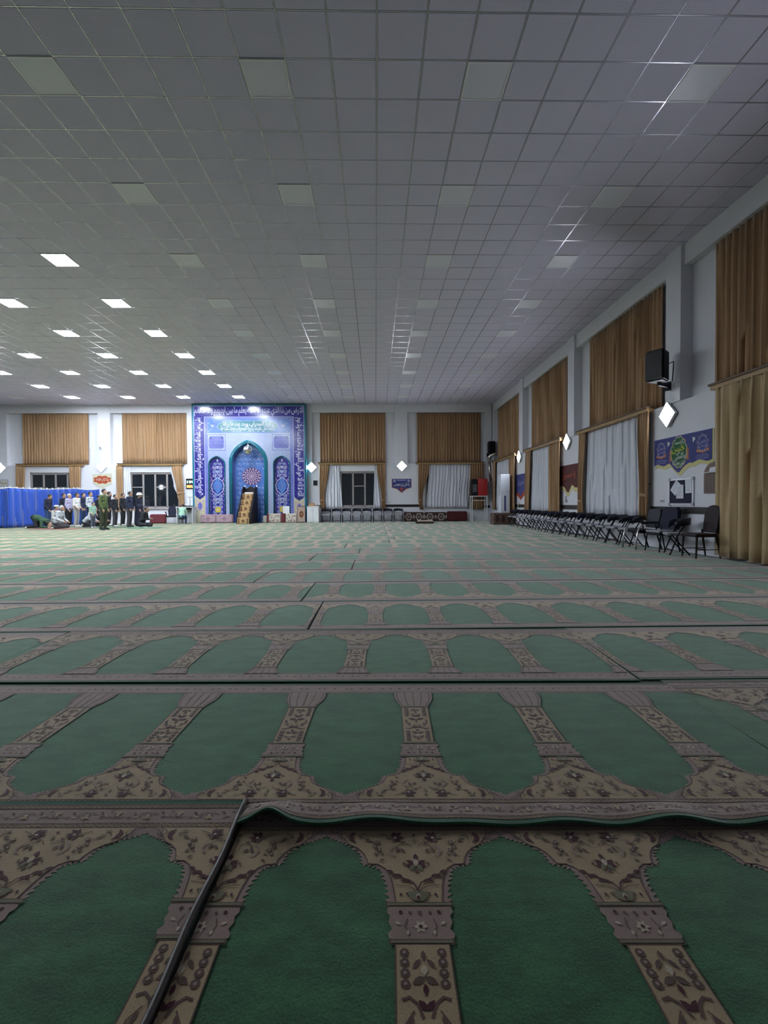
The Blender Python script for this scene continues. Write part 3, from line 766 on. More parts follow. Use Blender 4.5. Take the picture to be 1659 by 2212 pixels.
# upper curtains in the recesses
WHERE = ['behind the blue partition', 'above the window behind the standing worshippers', 'above the window with the open dark panes by the folding chairs', 'above the closed white sheer beside the red heater']
for (a, b), wh in zip(BAYS, WHERE): cloth('upper_curtain', 'curtain_gold', 'gold pleated high curtain ' + wh, MBACK(.13), con(a), con(b), 3.5, BEAM + .01, 24, .05)
WHR = ['nearest the corner of the hall', 'above the narrow blue and dark red banners', 'behind the black wall loudspeaker', 'above the floor-length curtain']
for (a, b), wh in zip(RBAYS, WHR): cloth('upper_curtain', 'curtain_gold', 'gold pleated curtain high on the side wall, ' + wh, MRIGHT(.13), con(a), con(b), 3.5, BEAM + .01, 22, .055)

# pelmets and lower drapes, back wall
PB = [(-20.95, -17.1), (-15.1, -11.3), (-3.36, .60), (2.42, 6.45)]
for (a, b), wh in zip(PB, WHERE): pelmet('wooden pelmet ' + wh.replace('above the window with the open dark panes by', 'of the dark window by').replace('above the', 'over the'), a, b, False)
Z1 = 3.41
def bx_(px): return BW(px, 1050)[0]
def drape(name, mt, label, t0, t1, b0, b1, z0, n, amp=.045, mid=None, tie=None, off=-.125, nz=10, z1=Z1):
    """back wall drape from its pixel columns at top and bottom"""
    l = lerp((0, bx_(t0)), *([(tie, bx_(mid[0]))] if mid else []), (1, bx_(b0))); r = lerp((0, bx_(t1)), *([(tie, bx_(mid[1]))] if mid else []), (1, bx_(b1)))
    return cloth(name, mt, label, MBACK(off), l, r, z0, z1, n, amp, nz, tie=tie)
D_, S_ = 'drape', 'sheer_curtain'
drape(D_, 'curtain_gold', 'tan drape tied back beside the dark window, next to the small framed screen', 691, 712, 694, 704, .70, 5, mid=(691, 701), tie=.78)
drape(D_, 'curtain_gold', 'tan drape tied back beside the dark window, next to the small blue banner', 814, 833, 824, 833, .70, 5, mid=(824, 832), tie=.78)
drape(S_, 'sheer', 'white sheer gathered left of the dark window above the folding chairs', 711, 734, 703, 739, .76, 5, .024, off=-.040)
drape(S_, 'sheer', 'narrow white sheer between the dark window and the tied tan drape', 809, 815, 807, 823, .76, 3, .024, off=-.040)
drape(D_, 'curtain_gold', 'tan drape tied back between the small blue banner and the closed sheer', 903, 928, 906, 914, .70, 5, mid=(903, 912), tie=.78)
drape(D_, 'curtain_gold', 'straight tan drape hanging behind the red heater', 1015, 1044, 1013, 1043, .70, 6)
drape(S_, 'sheer', 'wide closed white sheer behind the patterned floor cushions', 927, 1016, 921, 1012, .76, 14, .024, off=-.040)
drape(D_, 'curtain_gold', 'straight tan drape behind the turned backs of the worshippers', 254, 268, 254, 268, .70, 4)
drape(D_, 'curtain_gold', 'tan drape swept aside next to the digital clock', 373, 395, 391, 401, .80, 5, mid=(384, 399), tie=.62)
drape(S_, 'sheer', 'white sheer hanging beside the standing worshippers', 268, 282, 268, 286, .76, 4, .024, off=-.040)
drape(S_, 'sheer', 'white sheer swept to the side along the window by the clock', 368, 374, 388, 393, 1.4, 3, .024, off=-.040, mid=(376, 385), tie=.6)
drape(D_, 'curtain_gold', 'tan drape behind the start of the blue partition', 38, 58, 38, 54, .70, 5)
drape(D_, 'curtain_gold', 'tan drape behind the blue partition, next to the red and cream banner', 153, 178, 156, 175, .70, 6)

# right wall
PR = [(22.75, 27.1), (17.15, 21.35), (11.62, 15.70), (5.4, 9.42)]
WHP = ['beside the white standing unit', 'between the narrow blue and the dark red banner', 'between the dark red and the large blue banner', 'over the floor-length curtain']
for (a, b), wh in zip(PR, WHP): pelmet('wooden pelmet board on the side wall ' + wh, a, b, True)
def ry(px): return RW(px, 1050, XR - .08)[0]
def rdrape(name, mt, label, t0, t1, b0, b1, z0, n, amp=.05, mid=None, tie=None, off=-.135, z1=Z1):
    l = lerp((0, ry(t1)), *([(tie, ry(mid[1]))] if mid else []), (1, ry(b1))); r = lerp((0, ry(t0)), *([(tie, ry(mid[0]))] if mid else []), (1, ry(b0)))
    return cloth(name, mt, label, MRIGHT(off), l, r, z0, z1, n, amp, 10, tie=tie)
rdrape(S_, 'sheer', 'white sheer partly behind the white standing unit', 1072, 1101, 1070, 1101, .76, 10, .024, off=-.040)
rdrape(D_, 'curtain_gold', 'tan drape beside the white standing unit', 1101, 1114, 1103, 1114, .60, 5)
rdrape(D_, 'curtain_gold', 'thin tan drape in the corner behind the duct pipe', 1066, 1072, 1066, 1071, .70, 3)
rdrape(D_, 'curtain_gold', 'tan drape beside the narrow blue banner', 1137, 1149, 1136, 1145, .62, 4)
rdrape(S_, 'sheer', 'white sheer between the narrow blue and the dark red banner', 1148, 1189, 1146, 1190, .72, 9, .024, off=-.040)
rdrape(D_, 'curtain_gold', 'straight tan drape beside the dark red banner', 1188, 1212, 1188, 1212, .55, 6)
rdrape(D_, 'curtain_gold', 'tan drape tied back on the far side of the widest sheer', 1253, 1268, 1250, 1265, .62, 4, mid=(1252, 1262), tie=.8)
rdrape(S_, 'sheer', 'widest white sheer above the row of chairs', 1267, 1381, 1263, 1386, .74, 9, .024, off=-.040)
rdrape(D_, 'curtain_gold', 'tan drape tied back beside the large blue banner', 1380, 1406, 1386, 1404, .66, 5, mid=(1386, 1404), tie=.76)
cloth('floor_length_curtain', 'curtain_cream', 'floor-length beige gold curtain hanging beside the dark wooden chair', MRIGHT(-.16), con(5.4), con(9.26), .05, Z1, 15, .075, 12, hem=.02)
tb = MB()
for px, py in ((1406, 1046), (1212, 1066)):
    a, z = RW(px, py); hk = one('curtain_hook', 'pelmet_dark', lambda m: m.tube([(XR, a, z), (XR - .07, a, z), (XR - .10, a, z + .03), (XR - .10, a + .03, z + .05)], .016, 8), smooth=True)
    tag(hk, 'small dark curtain hook on the wall beside the large blue banner' if px > 1300 else 'small dark curtain hook on the wall beside the dark red banner', 'hook')
for px in (692, 834, 904):
    a, z = BW(px, 1070); hk = one('curtain_hook', 'pelmet_dark', lambda m: m.tube([(a, YB, z), (a, YB - .08, z), (a + .02, YB - .11, z + .03), (a + .05, YB - .11, z + .05)], .016, 8), smooth=True)
    tag(hk, {692: 'small dark curtain hook by the framed screen', 834: 'small dark curtain hook by the small blue banner and dark window', 904: 'small dark curtain hook by the small blue banner and closed sheer'}[px], 'hook')

# ---------------------------------------------------------------- banners and wall things
mat('banner_blue', (.028, .036, .17), .7, col2=(.045, .05, .22), vscale=(6, 6, 6), var=.1)
mat('banner_green', (.006, .075, .026), .7, col2=(.012, .11, .03), vscale=(8, 8, 8), var=.1)
mat('banner_fringe', (.60, .55, .26), .8, var=.12, vscale=(80, 80, 80))
mat('banner_gold', (.42, .30, .09), .6)
mat('banner_orange', (.46, .13, .045), .7)
mat('banner_mauve', (.22, .15, .19), .7)
mat('banner_white', (.62, .66, .62), .7)
mat('banner_yellow', (.52, .55, .03), .7)
mat('banner_lilac', (.30, .30, .52), .7)
mat('banner_red', (.075, .008, .008), .7, var=.3, vscale=(9, 9, 9))
mat('banner_brick', (.38, .055, .02), .7, var=.25, vscale=(14, 14, 14))
mat('banner_pale', (.55, .53, .42), .7)
BM = ['banner_blue', 'banner_green', 'banner_fringe', 'banner_gold', 'banner_orange', 'banner_mauve', 'banner_white', 'banner_yellow', 'banner_lilac', 'banner_red', 'banner_brick', 'banner_pale', 'black']
BLU, GRE, FRI, GOL, ORA, MAV, WHI, YEL, LIL, RED, BRI, PAL, BLA = range(13)
def banner(label, origin, right_, outline, fringe, base, art):
    t = thing('banner', label, 'banner', origin)
    def M(u, v, w): return (-w - .004, -u, v) if right_ else (u, -w - .004, v)     # u to the viewer's right, v up
    if fringe: one('fringe', BM[FRI] if fringe[1] is None else BM[fringe[1]], lambda m: m.prism(fringe[0], lambda u, v, w: M(u, v, w), .004), t)
    one('cloth', BM[base], lambda m: m.prism(outline, lambda u, v, w: M(u, v, w + .005), .004), t)
    A = Art(lambda u, v, w: M(u, v, w + .0095), .0008); art(A); A.build('printed_motif', BM, t, fix=False)
    return t
def lobed(cx, cz, rx, rz_, n=12, amp=.07, N=72, a0=PI / 2):
    return [(cx + rx * (1 + amp * abs(math.sin(n * (k * 2 * PI / N) / 2)) - amp) * math.cos(a0 + 2 * PI * k / N), cz + rz_ * (1 + amp * abs(math.sin(n * (k * 2 * PI / N) / 2)) - amp) * math.sin(a0 + 2 * PI * k / N)) for k in range(N)]
# large banner: size on the wall from its corners
ya, za = RW(1415, 952); yb, zb = RW(1540, 926); wB = ya - yb
cB = wB * .47
def wavy(w, lo, amp, n, drop, cx, N=60):
    P = []
    for i in range(N + 1):
        u = w * i / N; d = drop * max(0, 1 - abs(u - cx) / (w * .17)) ** .8
        P.append((u, lo + amp * math.sin(2 * PI * n * u / w) - d))
    return P
def art_big(A):
    M0 = A.M; A.M = lambda u, v, w: M0(u, v * .76 - .02, w)
    A.line([(.02, .0 + .02), (wB - .02, .02)], .01, LIL)
    for s, c in ((-1, wB * .14), (1, wB * .86)):
        A.w = .0008
        for k in range(9): A.leaf(c + .17 * math.cos(k * PI / 4.5), -.33 + .24 * math.sin(k * PI / 4.5), .09, .05, k * 40 + 90, MAV)
        for k in range(5): A.flower(c + (k - 2) * .075, -.57 + .02 * abs(k - 2), .06, 6, ORA, PAL)
        A.layer(); A.poly(lobed(c, -.33, .155, .23, 8, .12), LIL); A.layer(); A.poly(lobed(c, -.33, .135, .205, 8, .12), BLU); A.layer()
        A.text('حسن', c - .10, -.37, c + .10, -.22, LIL); A.text('المجتبى', c - .11, -.46, c + .11, -.35, LIL)
        for (a, b, mi) in ((.20, .055, LIL), (.19, .043, BLU)):
            A.layer(); A.poly([(c - a, -.71), (c - a + .04, -.71 + b), (c + a - .04, -.71 + b), (c + a, -.71), (c + a - .04, -.71 - b), (c - a + .04, -.71 - b)], mi, True)
        A.layer(); A.text('السلام عليك', c - .14, -.74, c + .14, -.68, LIL)
        d = c - s * .28; A.w = .0008                                   # white bird
        A.leaf(d - .05, -.2, .11, .05, 10, WHI); A.leaf(d, -.19, .10, .05, 110, WHI); A.leaf(d, -.19, .09, .04, 60, WHI); A.leaf(d, -.2, .07, .04, 250, WHI)
    A.w = .0008
    for k in range(6):
        for s in (-1, 1): A.flower(cB + s * (.28 + .02 * (k % 2)), -.42 - k * .055, .06, 6, ORA, GOL)
    A.layer(2); A.poly(lobed(cB, -.48, .30, .50, 12, .10), GOL); A.layer(); A.poly(lobed(cB, -.48, .285, .48, 12, .10), WHI); A.layer(); A.poly(lobed(cB, -.48, .275, .465, 12, .10), GRE); A.layer()
    A.text('يا ابا محمد', cB - .16, -.26, cB + .18, -.12, WHI); A.text('يا', cB + .08, -.36, cB + .17, -.25, YEL); A.text('حسن', cB - .24, -.52, cB + .20, -.30, YEL); A.text('بن علي', cB - .10, -.58, cB + .16, -.44, WHI)
    A.text('ايها المجتبى', cB - .12, -.72, cB + .25, -.52, WHI); A.text('يا بن رسول الله', cB - .21, -.90, cB + .18, -.70, WHI)
banner('large blue wall banner with green medallion, Arabic lettering and yellow fringe', (XR, ya, za), True,
       [(0, 0), (wB, 0)] + wavy(wB, -.64, .025, 4, .20, cB)[::-1], ([(.03, -.02), (wB + .05, .0)] + [(u + .05, v) for u, v in wavy(wB, -.73, .025, 4, .19, cB)[::-1]], None), BLU, art_big)
# narrow blue banner and dark red one further along the wall
def small_art(txt, w, h, col, col2):
    def f(A):
        A.poly(lobed(w / 2, -h * .45, w * .36, h * .33, 8, .1), col2); A.layer()
        for k in range(4): A.flower(w * (.12 + .25 * k), -h * .86, .08, 6, col2, col)
        A.layer(); A.text(txt, w * .16, -h * .66, w * .84, -h * .25, col)
    return f
y2, z2 = RW(1115, 1026); y3, _ = RW(1136, 1022); w2 = y2 - y3
banner('narrow blue wall banner with white lettering beside the white standing unit', (XR, y2, z2), True, [(0, 0), (w2, 0), (w2, -.85), (w2 * .75, -.85), (w2 * .5, -1.08), (w2 * .25, -.85), (0, -.85)], ([(.0, -.02), (w2, -.02), (w2, -.95), (w2 * .5, -1.25), (0, -.95)], BRI), BLU, small_art('يا حسن بن علي', w2, .95, LIL, BLU))
y2, z2 = RW(1209, 1008); y3, _ = RW(1251, 1000); w3 = y2 - y3
banner('dark red wall banner with wavy yellow fringe between two drapes', (XR, y2, z2), True, [(0, 0), (w3, 0)] + wavy(w3, -.78, .06, 2, .22, w3 / 2)[::-1], ([(0, -.05), (w3, -.05)] + wavy(w3, -.93, .06, 2, .22, w3 / 2)[::-1], None), RED, small_art('يا حسين', w3, .8, BRI, RED))
x2, z2 = BW(847, 1034.5); x3, _ = BW(888, 1034.5); w4 = x3 - x2
banner('small blue wall banner with white lettering and orange hem below a diamond lamp', (x2, YB, z2), False, [(0, 0), (w4, 0), (w4, -.48), (w4 * .88, -.56), (w4 * .72, -.56), (w4 * .6, -.72), (w4 * .5, -.78), (w4 * .4, -.72), (w4 * .28, -.56), (w4 * .12, -.56), (0, -.48)], ([(-.02, 0), (w4 + .02, 0), (w4 + .02, -.52), (w4 * .75, -.62), (w4 * .5, -.84), (w4 * .25, -.62), (-.02, -.52)], ORA), BLU,
       lambda A: (A.disc(.14, -.12, .09, LIL, 10), A.disc(w4 - .14, -.12, .09, LIL, 10), A.rect(.3, -.11, w4 - .3, -.05, LIL), A.layer(), A.text('يا علي بن موسى', .1, -.5, w4 - .1, -.2, WHI), A.flower(w4 / 2, -.60, .12, 7, BRI, ORA)))
x2, z2 = BW(200, 1024); x3, _ = BW(242, 1022.5); w5 = x3 - x2
banner('cream wall banner with a red lettered cartouche behind the worshippers', (x2, YB, z2), False, [(0, 0), (w5, .03), (w5, -.62), (w5 * .8, -.70), (w5 * .5, -.86), (w5 * .2, -.72), (0, -.55)], None, PAL,
       lambda A: (A.poly(lobed(w5 / 2, -.34, w5 * .50, .26, 8, .22), GOL), A.layer(), A.poly(lobed(w5 / 2, -.34, w5 * .47, .24, 8, .22), BRI), A.layer(), A.text('يا ثار الله', w5 * .18, -.44, w5 * .82, -.24, PAL)))
x2, z2 = BW(0, 1036); banner('pale teal printed panel on the far wall beyond the blue partition', (-22.25, YB, 2.62), False, [(0, 0), (.72, 0), (.72, -.42), (0, -.42)], None, LIL, lambda A: (A.rect(.04, -.38, .68, -.04, PAL), A.layer(), A.text('بسم الله', .10, -.32, .62, -.1, BLU)))

# notice board, arched plaque, switches, loudspeakers
mat('board_blue', (.006, .006, .030), .8); mat('paper', (.68, .70, .76), .7); mat('alu', (.6, .6, .64), .35, metal=.6); mat('plaque_wood', (.16, .095, .07), .5, var=.2, vscale=(10, 10, 10)); mat('plaque_dark', (.10, .06, .045), .5, var=.4, vscale=(25, 25, 25))
yn, zn = RW(1448, 1037); yn2, zn2 = RW(1498, 1088); wn_, hn = yn - yn2, zn - RW(1448, 1089)[1]
nb = thing('notice_board', 'dark blue notice board with three white papers pinned on it', 'notice board', (XR, yn, zn))
MN = lambda u, v, w: (-w, -u, v)
def pbox(m, u0, v0, u1, v1, w0, w1): m.box((-w1, -u1, min(v0, v1)), (-w0, -u0, max(v0, v1)))
one('felt', 'board_blue', lambda m: pbox(m, 0, -hn, wn_, 0, 0, .015), nb)
for a in ((-.02, -.02, wn_ + .02, .02), (-.02, -hn - .02, wn_ + .02, -hn + .02), (-.02, -hn, .015, 0), (wn_ - .015, -hn, wn_ + .03, 0)): one('frame_bar', 'alu', lambda m: pbox(m, *a, 0, .028), nb)
for u in (0, wn_):
    for v in (0, -hn): one('corner_cap', 'grey_paint', lambda m: pbox(m, u - .035, v - .035, u + .035, v + .035, 0, .034), nb)
def sheet(P, k):
    P = [(u * wn_, v * hn) for u, v in P]
    pp = one('paper_sheet', 'paper', lambda m: m.prism(P, lambda a_, b_, w: MN(a_, b_, w + .016 + .003 * k), .001), nb)
    A = Art(lambda a_, b_, w: MN(a_, b_, w + .0175 + .003 * k), .0004)
    L2 = lambda p, q, t: (p[0] + (q[0] - p[0]) * t, p[1] + (q[1] - p[1]) * t)
    for q in range(7):
        l, r = L2(P[0], P[3], .14 + .11 * q), L2(P[1], P[2], .14 + .11 * q); A.line([L2(l, r, .12), L2(l, r, .85 - .12 * (q % 3))], .007, 0)
    A.build('printed_lines', 'banner_lilac', pp, fix=False)
sheet([(.295, -.02), (.49, -.20), (.26, -.66), (.03, -.42)], 0); sheet([(.33, -.22), (.61, -.22), (.62, -.77), (.31, -.77)], 1); sheet([(.69, -.03), (.95, -.02), (.965, -.56), (.71, -.57)], 2)
yp, zp = RW(1523, 1066); hp = RW(1523, 1000)[1] - zp
pq = thing('arched_plaque', 'brown arched wooden plaque partly behind the floor-length curtain', 'plaque', (XR, yp, zp))
wq = .62; arch = [(0, 0), (wq, 0), (wq, hp * .55)] + [(wq / 2 + wq / 2 * math.cos(PI * k / 14), hp * .60 + hp * .40 * math.sin(PI * k / 14) ** .9) for k in range(1, 14)] + [(0, hp * .55)]
one('board', 'plaque_wood', lambda m: m.prism(arch, MN, .03), pq)
one('carved_panel', 'plaque_dark', lambda m: m.prism([(.04, .03), (wq - .04, .03), (wq - .04, hp * .62), (.04, hp * .62)], lambda u, v, w: MN(u, v, w + .03), .006), pq)
one('shelf', 'paper', lambda m: pbox(m, .10, hp * .66, wq - .02, hp * .68, .03, .10), pq)
bk = one('booklet', 'paper', lambda m: m.prism([(.20, hp * .69), (.40, hp * .69), (.42, hp * .84), (.24, hp * .82)], lambda u, v, w: MN(u, v, w + .04), .03), pq)
def switch(label, loc, rz, n=2):
    t = thing('wall_switch', label, 'switch', loc, rz)
    one('plate', 'white_paint', lambda m: m.bbox((-.06 * n / 1.4, -.012, -.045), (.06 * n / 1.4, 0, .045), .004), t)
    for k in range(n): one('rocker', 'grey_paint', lambda m: m.bbox((-.06 * n / 1.4 + .015 + k * .08, -.02, -.03), (-.06 * n / 1.4 + .075 + k * .08, -.01, .03), .003), t)
y_, z_ = RW(1431, 1082); switch('pale wall switch left of the notice board', (XR, y_, z_), -PI / 2, 2)
y_, z_ = RW(1224, 1083); s_ = thing('wall_socket', 'small dark wall socket with short cable below the dark red banner', 'socket', (XR, y_, z_), -PI / 2)
one('plate', 'grey_paint', lambda m: m.bbox((-.09, -.03, -.05), (.09, 0, .05), .006), s_); one('cable', 'black', lambda m: m.tube([(.05, -.03, 0), (.06, -.05, .05), (.06, -.04, .2)], .012, 6), s_)
x_, z_ = BW(841, 1085); switch('tiny dark wall switch below the small blue banner', (x_, YB, z_), 0, 1)

def speaker(label, loc, rz, tilt=0):
    t = thing('loudspeaker', label, 'loudspeaker', loc, rz)
    bm = bmesh.new(); bmesh.ops.create_cube(bm, size=1)
    for v in bm.verts:
        w_ = .21 if v.co.y < 0 else .14
        v.co = Vector((math.copysign(w_, v.co.x), (-.62 if v.co.y < 0 else -.22), v.co.z * .70))
    bmesh.ops.bevel(bm, geom=bm.edges[:], offset=.03, segments=2, affect='EDGES')
    m = MB(); m.bm(bm); bd = m.build('cabinet', 'black', t, smooth=False)
    one('grille', 'black_gloss', lambda m: m.bbox((-.19, -.645, -.32), (.19, -.62, .32), .012), t)
    one('bracket', 'black', lambda m: (m.box((-.03, -.42, -.40), (.03, -.36, -.34)), m.box((-.03, -.40, -.43), (.03, 0, -.38)), m.box((-.08, -.02, -.50), (.08, 0, -.30))), t)
    one('cable', 'black', lambda m: m.tube([(.1, -.25, .05), (.18, -.12, .12), (.14, -.04, .0), (.1, -.005, -.3)], .012, 6), t)
    return t
speaker('black loudspeaker on the side wall above the large blue banner', (XR - .13, 10.85, RW(1420, 795, XR - .45)[1]), -PI / 2 + .55)
xs, zs = BW(1057, 967, YB - .4); speaker('black loudspeaker in the far corner above the duct pipe', (xs, YB - .05, zs), .2)
cm = thing('security_camera', 'tiny grey camera on the pillar above the red and cream banner', 'camera', (BW(217, 967)[0], YB, BW(217, 967)[1]))
one('mount', 'white_paint', lambda m: m.tube([(0, 0, 0), (0, -.12, -.02)], .02, 8), cm); one('body', 'grey_paint', lambda m: m.tube([(0, -.08, .01), (.10, -.22, -.06)], .045, 10), cm)
# ---------------------------------------------------------------- tiled prayer niche
T = dict(rough=.18, spec=.6)
mat('tile_indigo', (.018, .014, .17), col2=(.030, .026, .22), vscale=(5, 5, 5), var=.1, **T)
mat('tile_teal', (.008, .13, .19), var=.12, vscale=(6, 6, 6), **T)
mat('tile_white', (.29, .34, .50), var=.05, vscale=(6, 6, 6), **T)
mat('tile_sky', (.06, .14, .40), col2=(.085, .18, .45), vscale=(3, 3, 3), var=.1, **T)
mat('tile_lavender', (.11, .125, .38), col2=(.15, .165, .44), vscale=(4, 4, 4), var=.1, **T)
mat('tile_letter', (.55, .55, .74), rough=.4)
mat('tile_beige', (.46, .42, .33), var=.1, vscale=(5, 5, 5), **T)
mat('tile_yellow', (.50, .40, .06), **T)
mat('tile_green', (.05, .17, .20), **T)
mat('tile_pink', (.40, .27, .38), **T)
mat('tile_deep', (.025, .035, .16), **T)
TM = ['tile_indigo', 'tile_teal', 'tile_white', 'tile_sky', 'tile_lavender', 'tile_letter', 'tile_beige', 'tile_yellow', 'tile_green', 'tile_pink', 'tile_deep']
IND, TEA, TWH, SKY, LAV, LET, TBE, TYE, TGR, TPI, DEE = range(11)
MD = .40
xa, xb = BW(415.5, 1000, YB - MD)[0], BW(661.3, 1000, YB - MD)[0]
MXC = (xa + xb) / 2; kx = (xb - xa) / 1456; kz = (H - .03) / 1520
def mx(u): return (u - 820) * kx
def mz(v): return (1590 - v) * kz
mih = thing('prayer_niche', 'tall blue tiled prayer niche with pointed arch and white lettering bands', 'prayer niche', (MXC, YB, 0))
def MF(d): return lambda u, v, w: (mx(u), -d - w, mz(v))
ARCH = [(1., 0), (.98, .14), (.935, .28), (.845, .44), (.705, .60), (.53, .755), (.335, .875), (.155, .955), (0, 1)]
def arch(c, hw, spring, apex, foot):
    R = [(c + hw * a, spring + (apex - spring) * b) for a, b in ARCH]
    return [(c + hw, foot)] + R + [(2 * c - u, v) for u, v in R[-2::-1]] + [(c - hw, foot)]
CEN = arch(806, 200, 800, 575, 1590)                       # clear opening
NL, NR = arch(403, 104, 835, 735, 1590), arch(1232, 104, 835, 735, 1590)
mats0 = ['tile_white']
def base(m):
    m.prism([(92, 1590), (92, 70), (1548, 70), (1548, 1590)] + CEN, MF(.004), MD - .124)
one('body', 'tile_teal', base, mih)
def front(m):
    m.prism([(92, 1590), (92, 70), (1548, 70), (1548, 1590)] + NR + CEN + NL, MF(MD - .12), .12)
one('front_face', 'tile_white', front, mih)
# deep niche behind the arch
def niche(m):
    n = len(CEN); y0, y1 = -MD + .02, -.02
    vs = [(mx(u), y0, mz(v)) for u, v in CEN] + [(mx(u) * .985, y1, mz(v)) for u, v in CEN]
    m.add(vs, [(i, i + 1, n + i + 1, n + i) for i in range(n - 1)])
one('niche_vault', 'tile_lavender', niche, mih)
def scroll(A, c, v, s, k, mi, m2):
    """one S-scroll with leaves; s = +1 / -1 side, k size in units"""
    A.spiral(c + s * k * .50, v, k * .42, k * .10, 180 if s > 0 else 0, (180 + s * 500) if s > 0 else -500, k * .085, mi)
    A.leaf(c + s * k * .5, v, k * .3, k * .2, 70, m2); A.leaf(c + s * k * .5, v, k * .3, k * .2, 200, m2); A.leaf(c + s * k * .5, v, k * .26, k * .18, 310, mi)
    A.leaf(c + s * k * .92, v - k * .30, k * .4, k * .2, 90 + s * 30, mi); A.leaf(c + s * k * .12, v + k * .42, k * .42, k * .2, 90 - s * 40, mi); A.leaf(c + s * k * .90, v + k * .25, k * .3, k * .16, 250, m2)
def back(A):
    hw = 205
    A.w = 0; A.poly(arch(806, hw, 800, 572, 1590), SKY); A.layer()
    r = random.Random(3)
    for v in range(640, 1590, 62):
        for k in range(-3, 4):
            u = 806 + k * 56 + (28 if (v // 62) % 2 else 0)
            if abs(u - 806) > 185 * min(1, ((v - 575) / 190) ** .6 if v > 575 else 0) or math.hypot(u - 826, v - 990) < 150: continue
            A.flower(u, v, 13, 5, TWH, LAV, r.uniform(0, 70)); A.arc(u + 18, v + 8, 16, r.uniform(0, 360), r.uniform(400, 560), 3.2, TWH, 7); A.leaf(u - 16, v + 12, 18, 9, r.uniform(0, 360), LAV); A.leaf(u + 10, v - 22, 16, 9, r.uniform(0, 360), DEE)
    A.layer(2); c = (826, 990)                                # rosette
    A.poly([(c[0] + 128 * math.cos(PI / 10 * k), c[1] + 118 * math.sin(PI / 10 * k)) for k in range(20)], TPI); A.layer()
    for rr, n, s in ((105, 16, 20), (76, 16, 17), (46, 12, 12), (26, 8, 8)):
        for k in range(n):
            a = 2 * PI * (k + (.5 if rr in (76, 26) else 0)) / n; A.leaf(c[0] + (rr - s) * math.cos(a), c[1] + (rr - s) * math.sin(a) * .93, s * 1.9, s * 1.1, math.degrees(a), DEE)
    A.disc(*c, 12, TWH, 10); A.layer(); A.poly([(c[0] + 120 * math.cos(PI / 10 * k), c[1] + 111 * math.sin(PI / 10 * k)) for k in range(20)][:1] + [(c[0], c[1])] * 0 + [(c[0] + 120, c[1] + 1), (c[0] + 121, c[1])], TWH) if False else None
    A.line([(c[0] + 124 * math.cos(PI / 10 * k), c[1] + 114 * math.sin(PI / 10 * k)) for k in range(20)], 6, DEE, close=True)
A = Art(lambda u, v, w: (mx(u), -.022 - w, mz(v)), .0015); back(A); A.build('niche_back', TM, mih, fix=False)
# teal rope moulding round the arch
def mould(off, r):
    P = arch(806, 200 + off, 800, 575 - off, 1590); return lambda m: m.tube([(mx(u), -MD - .01, mz(v)) for u, v in P], r, 8)
for off, r in ((16, .075), (36, .055)): one('arch_moulding', 'tile_teal', mould(off, r), mih, smooth=True)
for N in (NL, NR): one('niche_moulding', 'tile_teal', lambda m: m.tube([(mx(u), -MD, mz(v)) for u, v in N], .035, 6), mih, smooth=True)
